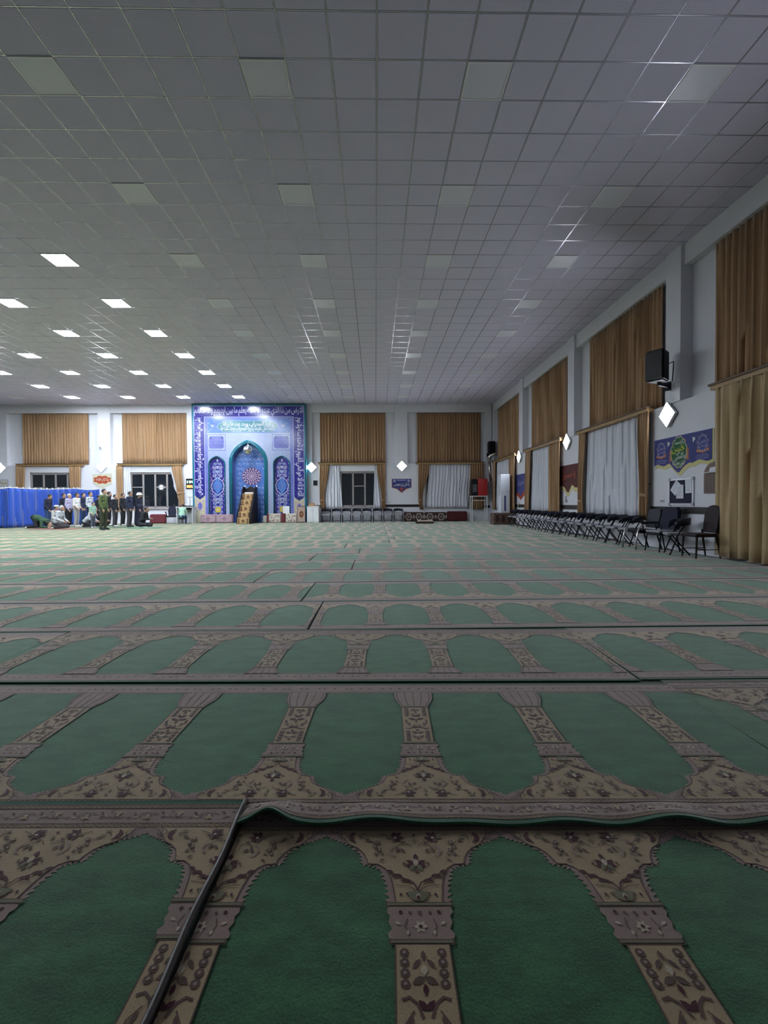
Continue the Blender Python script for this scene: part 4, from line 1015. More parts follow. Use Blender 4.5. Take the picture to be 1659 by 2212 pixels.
# printed tiles
def face_art():
    A = Art(MF(MD), .0012)
    A.w = .002
    for r in ((92, 70, 1548, 92), (92, 92, 112, 1590), (1528, 92, 1548, 1590)): A.rect(r[0], r[1], r[2], r[3], TEA)
    A.rect(255, 238, 290, 1590, LAV); A.rect(1345, 238, 1385, 1590, LAV); A.rect(255, 238, 1385, 262, LAV)
    A.rect(112, 92, 1528, 238, IND); A.rect(112, 238, 255, 1240, IND); A.rect(1385, 238, 1528, 1265, IND)
    for x0, x1, y in ((112, 255, 1240), (1385, 1528, 1265)):
        A.rect(x0, y, x1, 1590, TBE); c = (x0 + x1) / 2; A.layer()
        A.poly([(x0 + 12, y - 3), (x0 + 30, y + 22), (c - 22, y + 30), (c, y + 50), (c + 22, y + 30), (x1 - 30, y + 22), (x1 - 12, y - 3)], DEE); A.poly(lobed(c, y + 130, 38, 62, 8, .15), TPI); A.layer(); A.poly(lobed(c, y + 130, 26, 46, 8, .15), LAV); A.line([(x0 + 16, y + 60), (x1 - 16, y + 60), (x1 - 16, 1565), (x0 + 16, 1565)], 5, TYE, close=True); A.layer(-2)
        for s in (-1, 1):
            for q in (70, 195): A.flower(c + s * 42, y + q, 16, 6, TPI, TBE)
    A.layer()
    for r in ((114, 94, 1526, 102), (250, 232, 1390, 240), (114, 94, 122, 1590), (1518, 94, 1526, 1590), (248, 232, 257, 1590), (1383, 232, 1392, 1590), (284, 440, 1350, 456)): A.rect(*r, TWH)
    # ornament on the lettering ground
    r = random.Random(5); A.layer()
    for u0, v0, u1, v1, n in ((125, 105, 1515, 230, 70), (125, 245, 245, 1230, 55), (1395, 245, 1515, 1255, 55)):
        for _ in range(n): A.arc(r.uniform(u0 + 15, u1 - 15), r.uniform(v0 + 15, v1 - 15), r.uniform(8, 14), r.uniform(0, 360), r.uniform(400, 600), 2.2, LAV, 6)
    # top panel with the cartouche
    A.rect(292, 264, 1343, 440, SKY); A.layer()
    for s in (-1, 1):
        c = 806 + s * 450; A.flower(c, 352, 22, 8, TWH, TPI)
        for q in range(6): A.flower(c + s * (20 + 30 * (q % 2)) * (1 if q % 3 else -1), 290 + q * 26, 11, 5, TWH, LAV); A.arc(c - s * 30, 300 + q * 22, 14, q * 60, q * 60 + 260, 3, LAV, 6)
    car = [(418, 357), (436, 325), (462, 318), (482, 288), (1130, 288), (1150, 318), (1176, 325), (1194, 357), (1176, 390), (1150, 397), (1130, 428), (482, 428), (462, 397), (436, 390)]
    A.poly(car, TGR); A.layer(); A.line(car, 5, TWH, close=True)
    # dotted white tiles round the arch and over the side niches
    A.w = .002
    for v in range(478, 1570, 26):
        for u in range(526, 1104, 26):
            if v < 560 and abs(u - 806) > 300: continue
            q = v < 820 and abs(u - 806) < 262 * max(0, min(1, (v - 505) / 200)) ** .55 + 10
            if q or (v >= 820 and abs(u - 806) < 262): continue
            A.leaf(u - 6, v, 12, 8, 0, LAV if (u + v) % 4 else TPI)
    for c in (403, 1232):
        for v in range(676, 1570, 22):
            for k in range(-5, 6):
                u = c + k * 21
                h = 112 * min(1, max(0, (v - 715) / 120)) ** .55 if v > 715 else 0
                if abs(u - c) < h: continue
                A.leaf(u - 5, v, 10, 8, 0, LAV)
        A.w = .002; x0, x1 = c - 118, c + 118
        A.rect(x0, 458, x1, 664, LAV); A.layer(); A.rect(x0 + 8, 466, x1 - 8, 656, TWH); A.layer()
        A.poly([(x0 + 28, 505), (x0 + 45, 480), (x1 - 45, 480), (x1 - 28, 505), (x1 - 20, 520), (x1 - 20, 610), (x1 - 50, 640), (x0 + 50, 640), (x0 + 20, 610), (x0 + 20, 520)], LAV); A.layer()
        for v in (512, 552, 592): A.rect(x0 + 24, v, x1 - 24, v + 5, IND)
        for s in (-1, 1): A.poly([(c + s * 95, 508), (c + s * 60, 508), (c + s * 78, 480)], DEE, True); A.poly([(c + s * 98, 612), (c + s * 80, 634), (c + s * 62, 634)], DEE, True)
        A.layer()
        for q, tx in enumerate(('بسم الله الرحمن الرحيم', 'انما يعمر مساجد الله', 'من امن بالله', 'واليوم الاخر')): A.text(tx, c - 80, 508 + q * 40 - 3, c + 80, 508 + q * 40 - 26, IND)
    return A
face_art().build('printed_tiles', TM, mih, fix=False)
# niche panels with arabesque
for c, N in ((403, NL), (1232, NR)):
    A = Art(MF(MD - .118), .0012); A.poly(arch(c, 104, 835, 735, 1590), LAV); A.layer(); A.poly(arch(c, 92, 838, 752, 1590), IND); A.layer()
    for q, v in enumerate((835, 885, 935, 985, 1245, 1292, 1340, 1388, 1450, 1500, 1550)):
        for s in (-1, 1): scroll(A, c, v, s, 66 if v > 850 else 52, TWH, TPI if q % 2 else LAV)
    r_ = random.Random(9)
    for v in range(830, 1570, 34):                              # small leaves between the scrolls
        if 1000 < v < 1236: us = (74, 84)
        else: us = (22, 52, 80)
        for d in us:
            g_ = r_.uniform(0, 360); mi_ = (TWH, TPI, LAV)[r_.randrange(3)]
            for sd_ in (-1, 1): A.leaf(c + sd_ * d, v + (d % 7) * 2, 20, 9, g_ if sd_ > 0 else 180 - g_, mi_)
    for v in (790, 880, 940, 1300): A.leaf(c, v - 26, 52, 26, 90, TWH)
    for s in (-1, 1):
        A.line([(c, 1000), (c + s * 66, 1060), (c + s * 80, 1120), (c + s * 66, 1180), (c, 1236)], 12, TWH); A.line([(c + s * 84, 1010), (c + s * 60, 1050), (c + s * 84, 1100)], 7, TPI); A.line([(c + s * 84, 1230), (c + s * 60, 1195), (c + s * 84, 1145)], 7, TPI)
    A.layer(2); A.poly([(c, 1012), (c + 30, 1050), (c + 56, 1082), (c + 60, 1120), (c + 48, 1160), (c + 26, 1186), (c, 1226), (c - 26, 1186), (c - 48, 1160), (c - 60, 1120), (c - 56, 1082), (c - 30, 1050)], SKY); A.flower(c, 1420, 46, 8, TYE, TBE)
    A.layer(); A.flower(c, 1115, 26, 6, LAV, SKY); A.leaf(c, 1262, 76, 36, 90, TWH); A.layer(); A.leaf(c, 1280, 42, 18, 90, IND)
    A.build('arabesque_panel', TM, mih, fix=False)
# lettering
def letters(name, items):
    A = Art(MF(MD), .001); A.w = .007
    for it in items: A.text(*it[:5], 0, *(it[5:] or ()))
    tag(A.build(name, 'tile_letter', mih, fix=False), 'raised white Arabic lettering')
letters('lettering', [('الارض من ذا الذي عنده الا باذنه يعلم ما بين ايديهم وما خلفهم', 124, 230, 1516, 106)])
def swap(txts, u0, u1, v0, v1, rot): return [(t, a, v1, b, v0, rot) for t, a, b in txts]
letters('lettering', [('الله لا اله الا هو الحي القيوم لا تاخذه سنة ولا نوم', 1396, 1252, 1516, 246, -90)])
letters('lettering', [('بشيء من علمه الا بما شاء وسع كرسيه السموات والارض', 124, 1230, 244, 246, 90)])
letters('cartouche_lettering', [('كلما دخل عليها زكريا المحراب وجد عندها', 462, 424, 1150, 345), ('زكريا المحراب وجد عندها رزقا', 490, 365, 1125, 294)])
# hanging silver ball
lamp = thing('hanging_lamp', 'silver ball lamp hanging in the arch of the tiled niche', 'lamp', (MXC + mx(822), YB - .70, mz(668)))
one('globe', 'chrome', lambda m: m.ball((0, 0, 0), .28, 20, 14), lamp, smooth=True); one('cap', 'steel', lambda m: m.lathe([(.02, .33), (.05, .31), (.07, .27), (.08, .25)], 12), lamp, smooth=True)
one('chain', 'steel', lambda m: m.tube([(0, 0, .34), (0, .1, .50), (0, .34, mz(568) - mz(668))], .012, 6), lamp)
# moulding on the visible side
one('side_panel', 'tile_teal', lambda m: m.box((mx(1548), -MD + .02, 0), (mx(1548) + .012, -.02, H - .05)), mih)
# ---------------------------------------------------------------- pulpit with carpeted steps
mat('dark_wood', (.014, .007, .007), .5, spec=.3, var=.3, vscale=(4, 4, 20)); mat('step_carpet', (.42, .28, .13), .9, var=.2, vscale=(20, 20, 20)); mat('step_motif', (.15, .075, .04), .9); mat('white_trim', (.62, .60, .68), .5)
PBY = 25.62
px0 = BW(512.5, 1130, PBY)[0]; pw = BW(537.5, 1130, PBY)[0] - px0
pul = thing('pulpit', 'dark wooden pulpit with steep beige carpeted steps before the tiled niche', 'pulpit', (px0, PBY, .010))
NS, RH, TD = 5, .335, .27
for k in range(NS):
    st = one('step', 'step_carpet', lambda m: m.bbox((0, TD * k, 0 if k == 0 else RH * k - .02), (pw, TD * (k + 1) + .06, RH * (k + 1)), .018), pul)
    A = Art(lambda u, v, w: (u, TD * k - .004 - w, v), .001); z0 = RH * k
    for s in (.13, .87):
        for q in range(3): A.disc(pw * s, z0 + .07 + q * .095, .055, 0, 8)
    A.flower(pw / 2, z0 + .17, .11, 8, 0); A.rect(.02, z0 + .02, pw - .02, z0 + .035, 0); A.leaf(pw * .3, z0 + .08, .16, .05, 20, 0); A.leaf(pw * .7, z0 + .08, .16, .05, 160, 0)
    A.build('step_pattern', 'step_motif', st, fix=False)
top = RH * NS
for s, x in ((0, -.05), (1, pw)):
    one('side_panel', 'dark_wood', lambda m: m.prism([(0, 0), (TD * NS + .42, 0), (TD * NS + .42, top + .40), (TD * NS - .1, top + .40), (TD * NS - .1, top + .06), (.0, .12)], lambda u, v, w: (x + w, u, v), .05), pul)
    one('handrail', 'dark_wood', lambda m: m.tube([(x + .025, .02, .42), (x + .025, TD * NS - .1, top + .32)], .03, 8), pul, smooth=True)
    for q in (0.02, TD * 2, TD * 4 - .1): one('baluster', 'dark_wood', lambda m: m.tube([(x + .025, q, .1 + q * 1.24), (x + .025, q, .42 + q * 1.24)], .02, 8), pul)
    one('finial', 'white_trim', lambda m: m.lathe([(.0, .14), (.03, .10), (.045, .06), (.02, .02), (.05, 0)], 10, (x + .025, TD * NS + .35, top + .40)), pul, smooth=True)
one('seat_back', 'dark_wood', lambda m: m.prism([(0, top), (pw, top), (pw, top + .30), (pw * .75, top + .36), (pw * .5, top + .46), (pw * .25, top + .36), (0, top + .30)], lambda u, v, w: (u, TD * NS + .36 - w, v), .05), pul)
one('seat_cushion', 'white_trim', lambda m: m.bbox((.06, TD * NS - .12, top), (pw - .06, TD * NS + .3, top + .09), .03), pul)

# ---------------------------------------------------------------- floor cushions, boxes, cabinet along the back wall
mat('cush_pink', (.30, .21, .24), .9, var=.12, vscale=(20, 20, 20)); mat('cush_pattern', (.19, .105, .14), .9); mat('cush_cream', (.48, .43, .36), .9, var=.12, vscale=(20, 20, 20)); mat('cush_red', (.11, .015, .025), .9, var=.15, vscale=(20, 20, 20)); mat('cush_darkred', (.07, .006, .010), .85, var=.2, vscale=(12, 12, 12)); mat('cush_brown', (.045, .018, .014), .9, var=.2, vscale=(12, 12, 12)); mat('cush_grey', (.26, .22, .20), .9)
def cushion(label, pxa, pxb, pyt, Y, mats, art=None, depth=.22, z0=.014, name='floor_cushion', lean=.06, group=None, pyb=None):
    xa_, zt_ = BW(pxa, pyt, Y); xb_, _ = BW(pxb, pyt, Y); w_ = xb_ - xa_; h_ = zt_ - z0
    t = thing(name, label, 'cushion', (xa_, Y, z0), 0, group)
    bm = bmesh.new(); bmesh.ops.create_cube(bm, size=1)
    for v in bm.verts: v.co = Vector(((v.co.x + .5) * w_, (v.co.y + .5) * depth + (lean if v.co.z > 0 else 0), (v.co.z + .5) * h_))
    bmesh.ops.bevel(bm, geom=bm.edges[:], offset=min(.045, h_ * .12), segments=3, affect='EDGES')
    m = MB(); m.bm(bm); m.build('padding', mats[0], t, smooth=False)
    if art:
        A = Art(lambda u, v, w: (u, lean * v / h_ - .003 - w, v), .001); art(A, w_, h_); tag(A.build('woven_motif', list(mats), t, fix=False), kind='stuff')
    return t
def med(A, w, h):
    A.line([(.06, .06), (w - .06, .06), (w - .06, h - .06), (.06, h - .06)], .02, 1, close=True); A.flower(w / 2, h / 2, h * .26, 8, 1, 0); A.layer()
    for s in (-1, 1): A.flower(w / 2 + s * w * .24, h / 2, h * .08, 6, 1); A.leaf(w / 2 + s * w * .36, h * .75, .1, .05, 90 + s * 40, 1); A.leaf(w / 2 + s * w * .36, h * .25, .1, .05, -90 - s * 40, 1)
Yc = 27.0
cushion('dusty pink floor cushion with round medallion beside the writing desk', 431.5, 466, 1111.5, Yc, ['cush_pink', 'cush_pattern'], med)
cushion('dusty pink floor cushion with round medallion beside the pulpit', 466.5, 502, 1111.5, Yc, ['cush_pink', 'cush_pattern'], med)
def floral(A, w, h):
    r = random.Random(4)
    for q in range(16): A.flower(r.uniform(.06, w - .06), r.uniform(.06, h - .06), .045, 5, 1)
cushion('small plain beige cushion against the dark side of the pulpit', 567, 576, 1114, Yc, ['cush_cream', 'cush_pattern'], None)
def floral_red(A, w, h): A.rect(.0, .01, .12, h - .01, 2); floral(A, w, h)
cushion('cream flowered cushion with dark red end, nearer the pulpit', 576, 606, 1109.5, Yc, ['cush_cream', 'cush_pattern', 'cush_red'], floral_red)
cushion('dark red upright bolster squeezed between two cream flowered cushions', 606.5, 616, 1109, Yc, ['cush_red', 'cush_pattern'], None)
cushion('cream flowered cushion with a pale board standing behind it', 616.5, 641, 1109.5, Yc, ['cush_cream', 'cush_pattern', 'cush_red'], floral)
xa_, zt_ = BW(611, 1094, Yc + .26); xb_, zb_ = BW(625, 1109, Yc + .26)
bp_ = thing('pale_board', 'small pale grey board leaning behind the cream cushions', 'board', (xa_, Yc + .30, .014)); one('panel', 'white_paint', lambda m: m.bbox((0, 0, 0), (xb_ - xa_, .02, zt_), .004), bp_); one('support', 'white_paint', lambda m: m.bbox((.1, .02, 0), (xb_ - xa_ - .1, .05, .1), .004), bp_)
def rugmed(A, w, h):
    A.line([(.05, .05), (w - .05, .05), (w - .05, h - .05), (.05, h - .05)], .04, 1, close=True); A.poly(lobed(w / 2, h / 2, w * .30, h * .24, 8, .15), 2); A.layer(); A.poly(lobed(w / 2, h / 2, w * .22, h * .18, 8, .15), 0); A.layer(); A.flower(w / 2, h / 2, w * .14, 8, 2, 1)
mat('rug_frame', (.10, .045, .04), .8); mat('rug_field', (.38, .29, .25), .9); mat('rug_orange', (.32, .14, .035), .9)
cushion('upright brown rug panel with orange medallion beside the white cabinet', 641.5, 660, 1093, Yc - .05, ['rug_frame', 'rug_field', 'rug_orange'], lambda A, w, h: (A.rect(.06, .04, w - .06, h - .04, 1), A.layer(), rugmed(A, w, h)), depth=.10, name='rug_panel', lean=.03)
def cab():
    xa_, zt_ = BW(663, 1094, 27.0); xb_, _ = BW(688.5, 1094, 27.0); w_ = xb_ - xa_
    t = thing('white_cabinet', 'low white two-door cabinet beside the tiled niche', 'cabinet', (xa_, 27.0, .014))
    one('body', 'white_paint', lambda m: m.bbox((0, .02, 0), (w_, .48, zt_ - .03), .006), t); one('top', 'white_paint', lambda m: m.bbox((-.02, -.01, zt_ - .03), (w_ + .02, .5, zt_), .006), t)
    for k in (0, 1):
        d = one('door', 'white_paint', lambda m: m.bbox((.01 + k * w_ / 2, 0, .06), (w_ / 2 * (k + 1) - .01, .02, zt_ - .05), .004), t); one('handle', 'grey_paint', lambda m: m.tube([(w_ / 2 - .05 + .1 * k, -.03, zt_ * .68), (w_ / 2 - .05 + .1 * k, -.03, zt_ * .80)], .008, 6), d)
    b = thing('cardboard_box', 'small brown carton on the white cabinet', 'box', (xa_ + .08, 27.1, .014 + zt_)); mat('carton', (.36, .22, .12), .85)
    one('body', 'carton', lambda m: m.bbox((0, 0, 0), (.34, .26, .12), .005), b); one('flap', 'carton', lambda m: m.prism([(0, .12), (.34, .12), (.31, .19), (.04, .17)], lambda u, v, w: (u, .20 + w, v), .006), b)
    p = thing('crumpled_cloth', 'crumpled grey cloth beside the carton on the white cabinet', 'cloth', (xa_ + .55, 27.15, .014 + zt_)); one('folds', 'cush_grey', lambda m: (m.ball((0, 0, .05), (.10, .08, .06), 10, 6), m.ball((.09, .03, .04), (.08, .07, .05), 10, 6)), p, smooth=True)
cab()
# dark patterned backrest cushions and the red one below the closed sheer
def dia(A, w, h):
    for s in (.25, .75): A.poly(lobed(w * s, h / 2, w * .17, h * .44, 6, .2), 1); A.layer(); A.poly(lobed(w * s, h / 2, w * .10, h * .28, 6, .2), 0); A.layer(); A.flower(w * s, h / 2, .07, 6, 1); A.layer(-2)
    for s in (0.02, .5, .98): A.disc(w * s, h * .5, .06, 1, 8, .12)
cushion('dark brown backrest cushion with grey diamond medallions, next to the folding chairs', 872, 916, 1106.5, 27.3, ['cush_brown', 'cush_grey'], dia)
cushion('dark brown backrest cushion with grey diamond medallions, next to the plain red one', 917, 965, 1106.5, 27.3, ['cush_brown', 'cush_grey'], dia)
cushion('plain dark red backrest cushion near the stand of the red heater', 966, 1010, 1104.5, 27.3, ['cush_darkred', 'cush_red'], None)
cushion('bright red padded cushion behind the seated man in black', 322, 357, 1111, 27.0, ['cush_red', 'cush_darkred'], lambda A, w, h: [A.line([(.05 + q * .12, .03), (.05 + q * .12, h - .03)], .012, 1) for q in range(int(w / .12))])
fx, fy = FL(917, 1131)
fr_ = thing('folded_blanket', 'small striped cream and brown folded blanket lying on the carpet', 'blanket', (fx, fy, .014)); 
one('lower_fold', 'cush_brown', lambda m: m.bbox((-.48, -.25, 0), (.48, .25, .09), .035), fr_); one('upper_fold', 'cush_cream', lambda m: m.bbox((-.36, -.26, .085), (.44, .2, .17), .035), fr_)
A = Art(lambda u, v, w: (u, -.262 - w, v), .001); [A.leaf(-.3 + .12 * q, .10, .07, .04, 60, 0) for q in range(6)]; A.build('stripe_pattern', 'cush_brown', fr_, fix=False)

# small framed screen beside the niche, digital clock on the other side
xs0, zs0 = BW(675, 1036); xs1, zs1 = BW(688, 1051)
scn = thing('wall_screen', 'small dark screen in a white frame beside the tiled niche', 'screen', (xs0, YB, zs1)); w_, h_ = xs1 - xs0, zs0 - zs1
one('frame', 'white_paint', lambda m: m.bbox((0, -.03, 0), (w_, 0, h_), .008), scn); one('glass', 'black_gloss', lambda m: m.bbox((.05, -.034, .06), (w_ - .05, -.03, h_ - .05), .001), scn)
mat('led_green', (.3, .9, .7), .5, emit=3., emitcol=(.25, .9, .65)); mat('led_red', (1, .25, .05), .5, emit=3.5, emitcol=(1, .22, .05))
xs0, zs0 = BW(402, 1034); xs1, zs1 = BW(419, 1056)
clk = thing('digital_clock', 'black digital wall clock with green and red lit digits', 'clock', (xs0, YB, zs1)); w_, h_ = xs1 - xs0, zs0 - zs1
one('case', 'black', lambda m: m.bbox((0, -.05, 0), (w_, 0, h_), .01), clk)
SEG = {'0': 'abcdef', '1': 'bc', '2': 'abged', '5': 'afgcd', '8': 'abcdefg', '4': 'fgbc', '7': 'abc', '3': 'abgcd'}
def digits(s, x, z, w, h):
    def f(m):
        for k, ch in enumerate(s):
            q = x + k * w * 1.35
            for sg in SEG[ch]:
                r = {'a': (0, .93, 1, 1), 'g': (0, .46, 1, .54), 'd': (0, 0, 1, .07), 'b': (.85, .5, 1, 1), 'c': (.85, 0, 1, .5), 'f': (0, .5, .15, 1), 'e': (0, 0, .15, .5)}[sg]
                m.box((q + r[0] * w, -.056, z + r[1] * h), (q + r[2] * w, -.05, z + r[3] * h))
    return f
one('green_digits', 'led_green', digits('2104', .06, h_ * .56, .065, .14), clk); one('red_digits', 'led_red', digits('0835', .06, h_ * .12, .065, .14), clk)

# ---------------------------------------------------------------- red heater on a white stand, duct, white standing unit
mat('heater_red', (.42, .010, .012), .35, var=.05); mat('duct', (.55, .53, .50), .25, metal=1.)
Yh = 26.92
hx0, hz0 = BW(1020, 1071, Yh); hx1, hz1 = BW(1052, 1034, Yh)
sw = hx1 - hx0
stn = thing('heater_stand', 'white tubular metal stand carrying the red heater', 'stand', (hx0, Yh, .014))
for x in (0, sw):
    for y_ in (0, .55): one('leg', 'white_paint', lambda m: m.box((x - .025, y_ - .025, 0), (x + .025, y_ + .025, hz0 - .014)), stn)
one('top_frame', 'white_paint', lambda m: (m.box((-.03, -.03, hz0 - .06), (sw + .03, .0, hz0 - .014)), m.box((-.03, .55, hz0 - .06), (sw + .03, .58, hz0 - .014)), m.box((-.03, 0, hz0 - .06), (0, .55, hz0 - .014)), m.box((sw, 0, hz0 - .06), (sw + .03, .55, hz0 - .014)), m.box((-.03, -.03, hz0 - .30), (sw + .03, 0, hz0 - .265))), stn)
ht = thing('heater', 'bright red metal heater with dark open side on the white stand', 'heater', (hx0 - .02, Yh, hz0)); hh = hz1 - hz0
one('casing', 'heater_red', lambda m: m.bbox((sw * .40, -.04, .0), (sw + .04, .58, hh), .015), ht)
one('burner_box', 'black', lambda m: m.bbox((0, .0, .0), (sw * .42, .5, hh - .02), .012), ht); one('grille', 'grey_paint', lambda m: [m.box((.05, -.012, hh * .25 + q * .09), (sw * .34, 0, hh * .25 + q * .09 + .03)) for q in range(5)], ht); one('flue_collar', 'steel', lambda m: m.tube([(sw + .03, .3, hh * .78), (sw + .12, .3, hh * .78)], .085, 12), ht)
du = thing('duct_pipe', 'shiny metal duct pipe running down the corner to the heater', 'duct', (0, 0, 0))
cx_ = hx1 + .10
one('lower_elbow', 'duct', lambda m: m.tube([(cx_, Yh + .3, hz0 + hh * .78), (cx_ + .12, Yh + .3, hz0 + hh * .78), (cx_ + .20, Yh + .3, hz0 + hh * .9)], .08, 12), du, smooth=True)
zq = BW(1063, 987, Yh + .3)[1]
one('riser', 'duct', lambda m: m.tube([(cx_ + .20, Yh + .3, hz0 + hh * .88), (cx_ + .10, Yh + .3, zq - .12)], .085, 14), du, smooth=True)
one('upper_elbow', 'duct', lambda m: m.tube([(cx_ + .10, Yh + .3, zq - .15), (cx_ + .12, Yh + .3, zq), (cx_ + .22, Yh + .24, zq + .10), (XR - .02, Yh + .0, zq + .12)], .10, 14), du, smooth=True)
mat('unit_white', (.68, .72, .80), .35)
Xu, y0 = 6.24, 23.1; zt_ = BW(1103, 1024.5, y0)[1]; zb_ = BW(1103, 1108, y0)[1]
un = thing('standing_air_unit', 'tall white floor-standing air unit on a brown draped box', 'air unit', (Xu, y0, zb_))
one('cabinet', 'unit_white', lambda m: m.bbox((0, 0, 0), (.46, .5, zt_ - zb_), .02), un); one('air_grille', 'grey_paint', lambda m: [m.box((-.006, .08, .85 + q * .05), (.002, .42, .85 + q * .05 + .02)) for q in range(1, 12)], un); one('display_strip', 'banner_blue', lambda m: m.bbox((.18, -.006, .1), (.26, .002, (zt_ - zb_) * .45), .002), un); one('seam', 'grey_paint', lambda m: m.box((-.004, .0, (zt_ - zb_) * .54), (.46, .003, (zt_ - zb_) * .545)), un)
mat('drape_brown', (.085, .045, .035), .9, col2=(.15, .10, .08), vscale=(7, 7, 7), var=.2)
bxs = thing('draped_box', 'box draped with patterned brown cloth under the white air unit', 'box', (Xu - .38, y0 - .12, .014)); one('cloth_cover', 'drape_brown', lambda m: m.bbox((0, 0, 0), (1.0, .8, zb_ - .014), .03), bxs)
A = Art(lambda u, v, w: (u, -.004 - w, v), .001); [A.poly(lobed(.18 + q * .3, (zb_) * .5, .09, .2, 6, .2), 0) for q in range(3)]; A.build('cloth_pattern', 'cush_brown', bxs, fix=False)
pl_ = one('broom_handle', 'tile_beige', lambda m: m.tube([(6.72, 22.75, .014), (XR - .04, 22.45, 1.12)], .02, 8), smooth=True); tag(pl_, 'pale wooden pole leaning on the wall beside the white air unit', 'pole')
xq, zq = BW(1050, 1094); so = thing('wall_outlet', 'black socket box on the wall behind the white stand', 'socket', (xq, YB, zq)); one('box', 'black', lambda m: (m.bbox((-.22, -.05, -.08), (.0, 0, .08), .01), m.bbox((.04, -.05, -.08), (.22, 0, .07), .01)), so); one('cable', 'black', lambda m: m.tube([(-.1, -.03, .08), (-.12, -.05, .3), (-.1, -.04, .6)], .012, 6), so)

# ---------------------------------------------------------------- chairs
mat('chair_seat', (.30, .30, .35), .7, var=.1, vscale=(30, 30, 30)); mat('chair_frame', (.005, .005, .010), .6, spec=.25); mat('chair_back', (.009, .010, .022), .5, spec=.3)
def folding_chair():
    """faces local -y; origin under the seat centre"""
    t = thing('folding_chair', '', 'chair')
    m = MB(); m.bbox((-.22, -.22, .405), (.22, .20, .465), .018); m.build('seat', 'chair_seat', t)
    def band(m):
        n = 14; vs = []
        for i in range(n + 1):
            a = PI * (-.12 + 1.24 * i / n); c, s = math.cos(a), math.sin(a); lift = .045 * (1 - abs(2 * i / n - 1))
            zl, zh = .60 + lift, .735 + lift
            for r, z in ((.25, zl), (.25, zh), (.275, zh + .008), (.275, zl)): vs.append((r * c, r * s * .95, z - (.05 if i in (0, n) else 0)))
        fs = [(4 * i + k, 4 * i + (k + 1) % 4, 4 * i + 4 + (k + 1) % 4, 4 * i + 4 + k) for i in range(n) for k in range(4)] + [(0, 1, 2, 3), (4 * n + 3, 4 * n + 2, 4 * n + 1, 4 * n)]
        m.add(vs, fs)
    one('backrest', 'chair_back', band, t, smooth=True)
    for s in (-1, 1):
        one('leg', 'chair_frame', lambda m: m.tube([(s * .255, .10, .64), (s * .25, -.02, .44), (s * .25, -.17, .012), (s * .25, -.19, .0)], .015, 8), t, smooth=True)
        one('leg', 'chair_frame', lambda m: m.tube([(s * .225, -.15, .44), (s * .225, .04, .2), (s * .225, .20, .0)], .015, 8), t, smooth=True)
    one('stretcher', 'chair_frame', lambda m: m.tube([(-.25, -.14, .10), (.25, -.14, .10)], .010, 6), t); one('stretcher', 'chair_frame', lambda m: m.tube([(-.225, .155, .07), (.225, .155, .07)], .010, 6), t)
    return t
fc = folding_chair(); first = True
def place(loc, rz, label, group):
    global first
    o = fc if first else dup(fc); first = False
    o.location = loc; o.rotation_euler = (0, 0, rz); o['label'] = label; o['group'] = group
CY = 27.28
for q, u in enumerate((205, 390, 570, 755, 935, 1125, 1310, 1495)):
    x_, _ = BW(680 + u * .12055, 1110, CY); place((x_, CY, .013), rnd.uniform(-.05, .05), 'dark folding chair below the dark window, %s from the white cabinet' % ORD[q], 'folding chairs along the back wall')
SEATPX = [1110, 1121, 1131, 1141, 1154.5, 1169, 1183, 1197, 1211, 1226, 1246, 1264, 1287, 1310, 1333, 1362]
for q, u in enumerate(SEATPX):
    y_ = hit(u, 1140, 0, 6.53)[1]
    place((6.53, y_, .013), -PI / 2 + rnd.uniform(-.1, .1), 'dark folding chair along the side wall, %s from the silver-legged armchair' % ORD[15 - q], 'folding chairs along the side wall')
y_ = hit(1468, 1140, 0, 6.55)[1]
place((6.48, y_, .013), -PI / 2 - .35, 'grey and black folding chair beside the dark wooden chair', 'folding chairs next to the wooden chair'); bpy.context.view_layer.update()
# chair with silver curved legs
def visitor(loc, rz, label, jacket=False):
    t = thing('armchair', label, 'chair', loc, rz)
    one('seat', 'black', lambda m: m.bbox((-.25, -.25, .38), (.25, .22, .47), .03), t)
    one('backrest', 'chair_back', lambda m: m.prism([(-.23, .50), (.23, .50), (.25, .86), (.20, .95), (-.20, .95), (-.25, .86)], lambda u, v, w: (u, .20 + (v - .5) * .22 + w, v), .05), t)
    for s in (-1, 1):
        one('leg', 'chrome', lambda m: m.tube([(s * .29, .02, .62), (s * .29, -.16, .60), (s * .29, -.27, .48), (s * .29, -.32, .25), (s * .29, -.33, .0)], .019, 10), t, smooth=True)
        one('leg', 'chair_frame', lambda m: m.tube([(s * .27, .14, .60), (s * .27, .20, .3), (s * .27, .30, .0)], .018, 8), t, smooth=True)
        one('armrest', 'black', lambda m: m.bbox((s * .29 - .035, -.22, .615), (s * .29 + .035, .18, .66), .015), t)
    one('stretcher', 'chair_frame', lambda m: m.tube([(-.27, .16, .36), (.27, .16, .36)], .014, 6), t)
    return t
y_ = hit(1393, 1150, 0, 6.5)[1]; visitor((6.45, y_, .013), -PI / 2, 'black armchair with curved silver front legs at the end of the chair row')
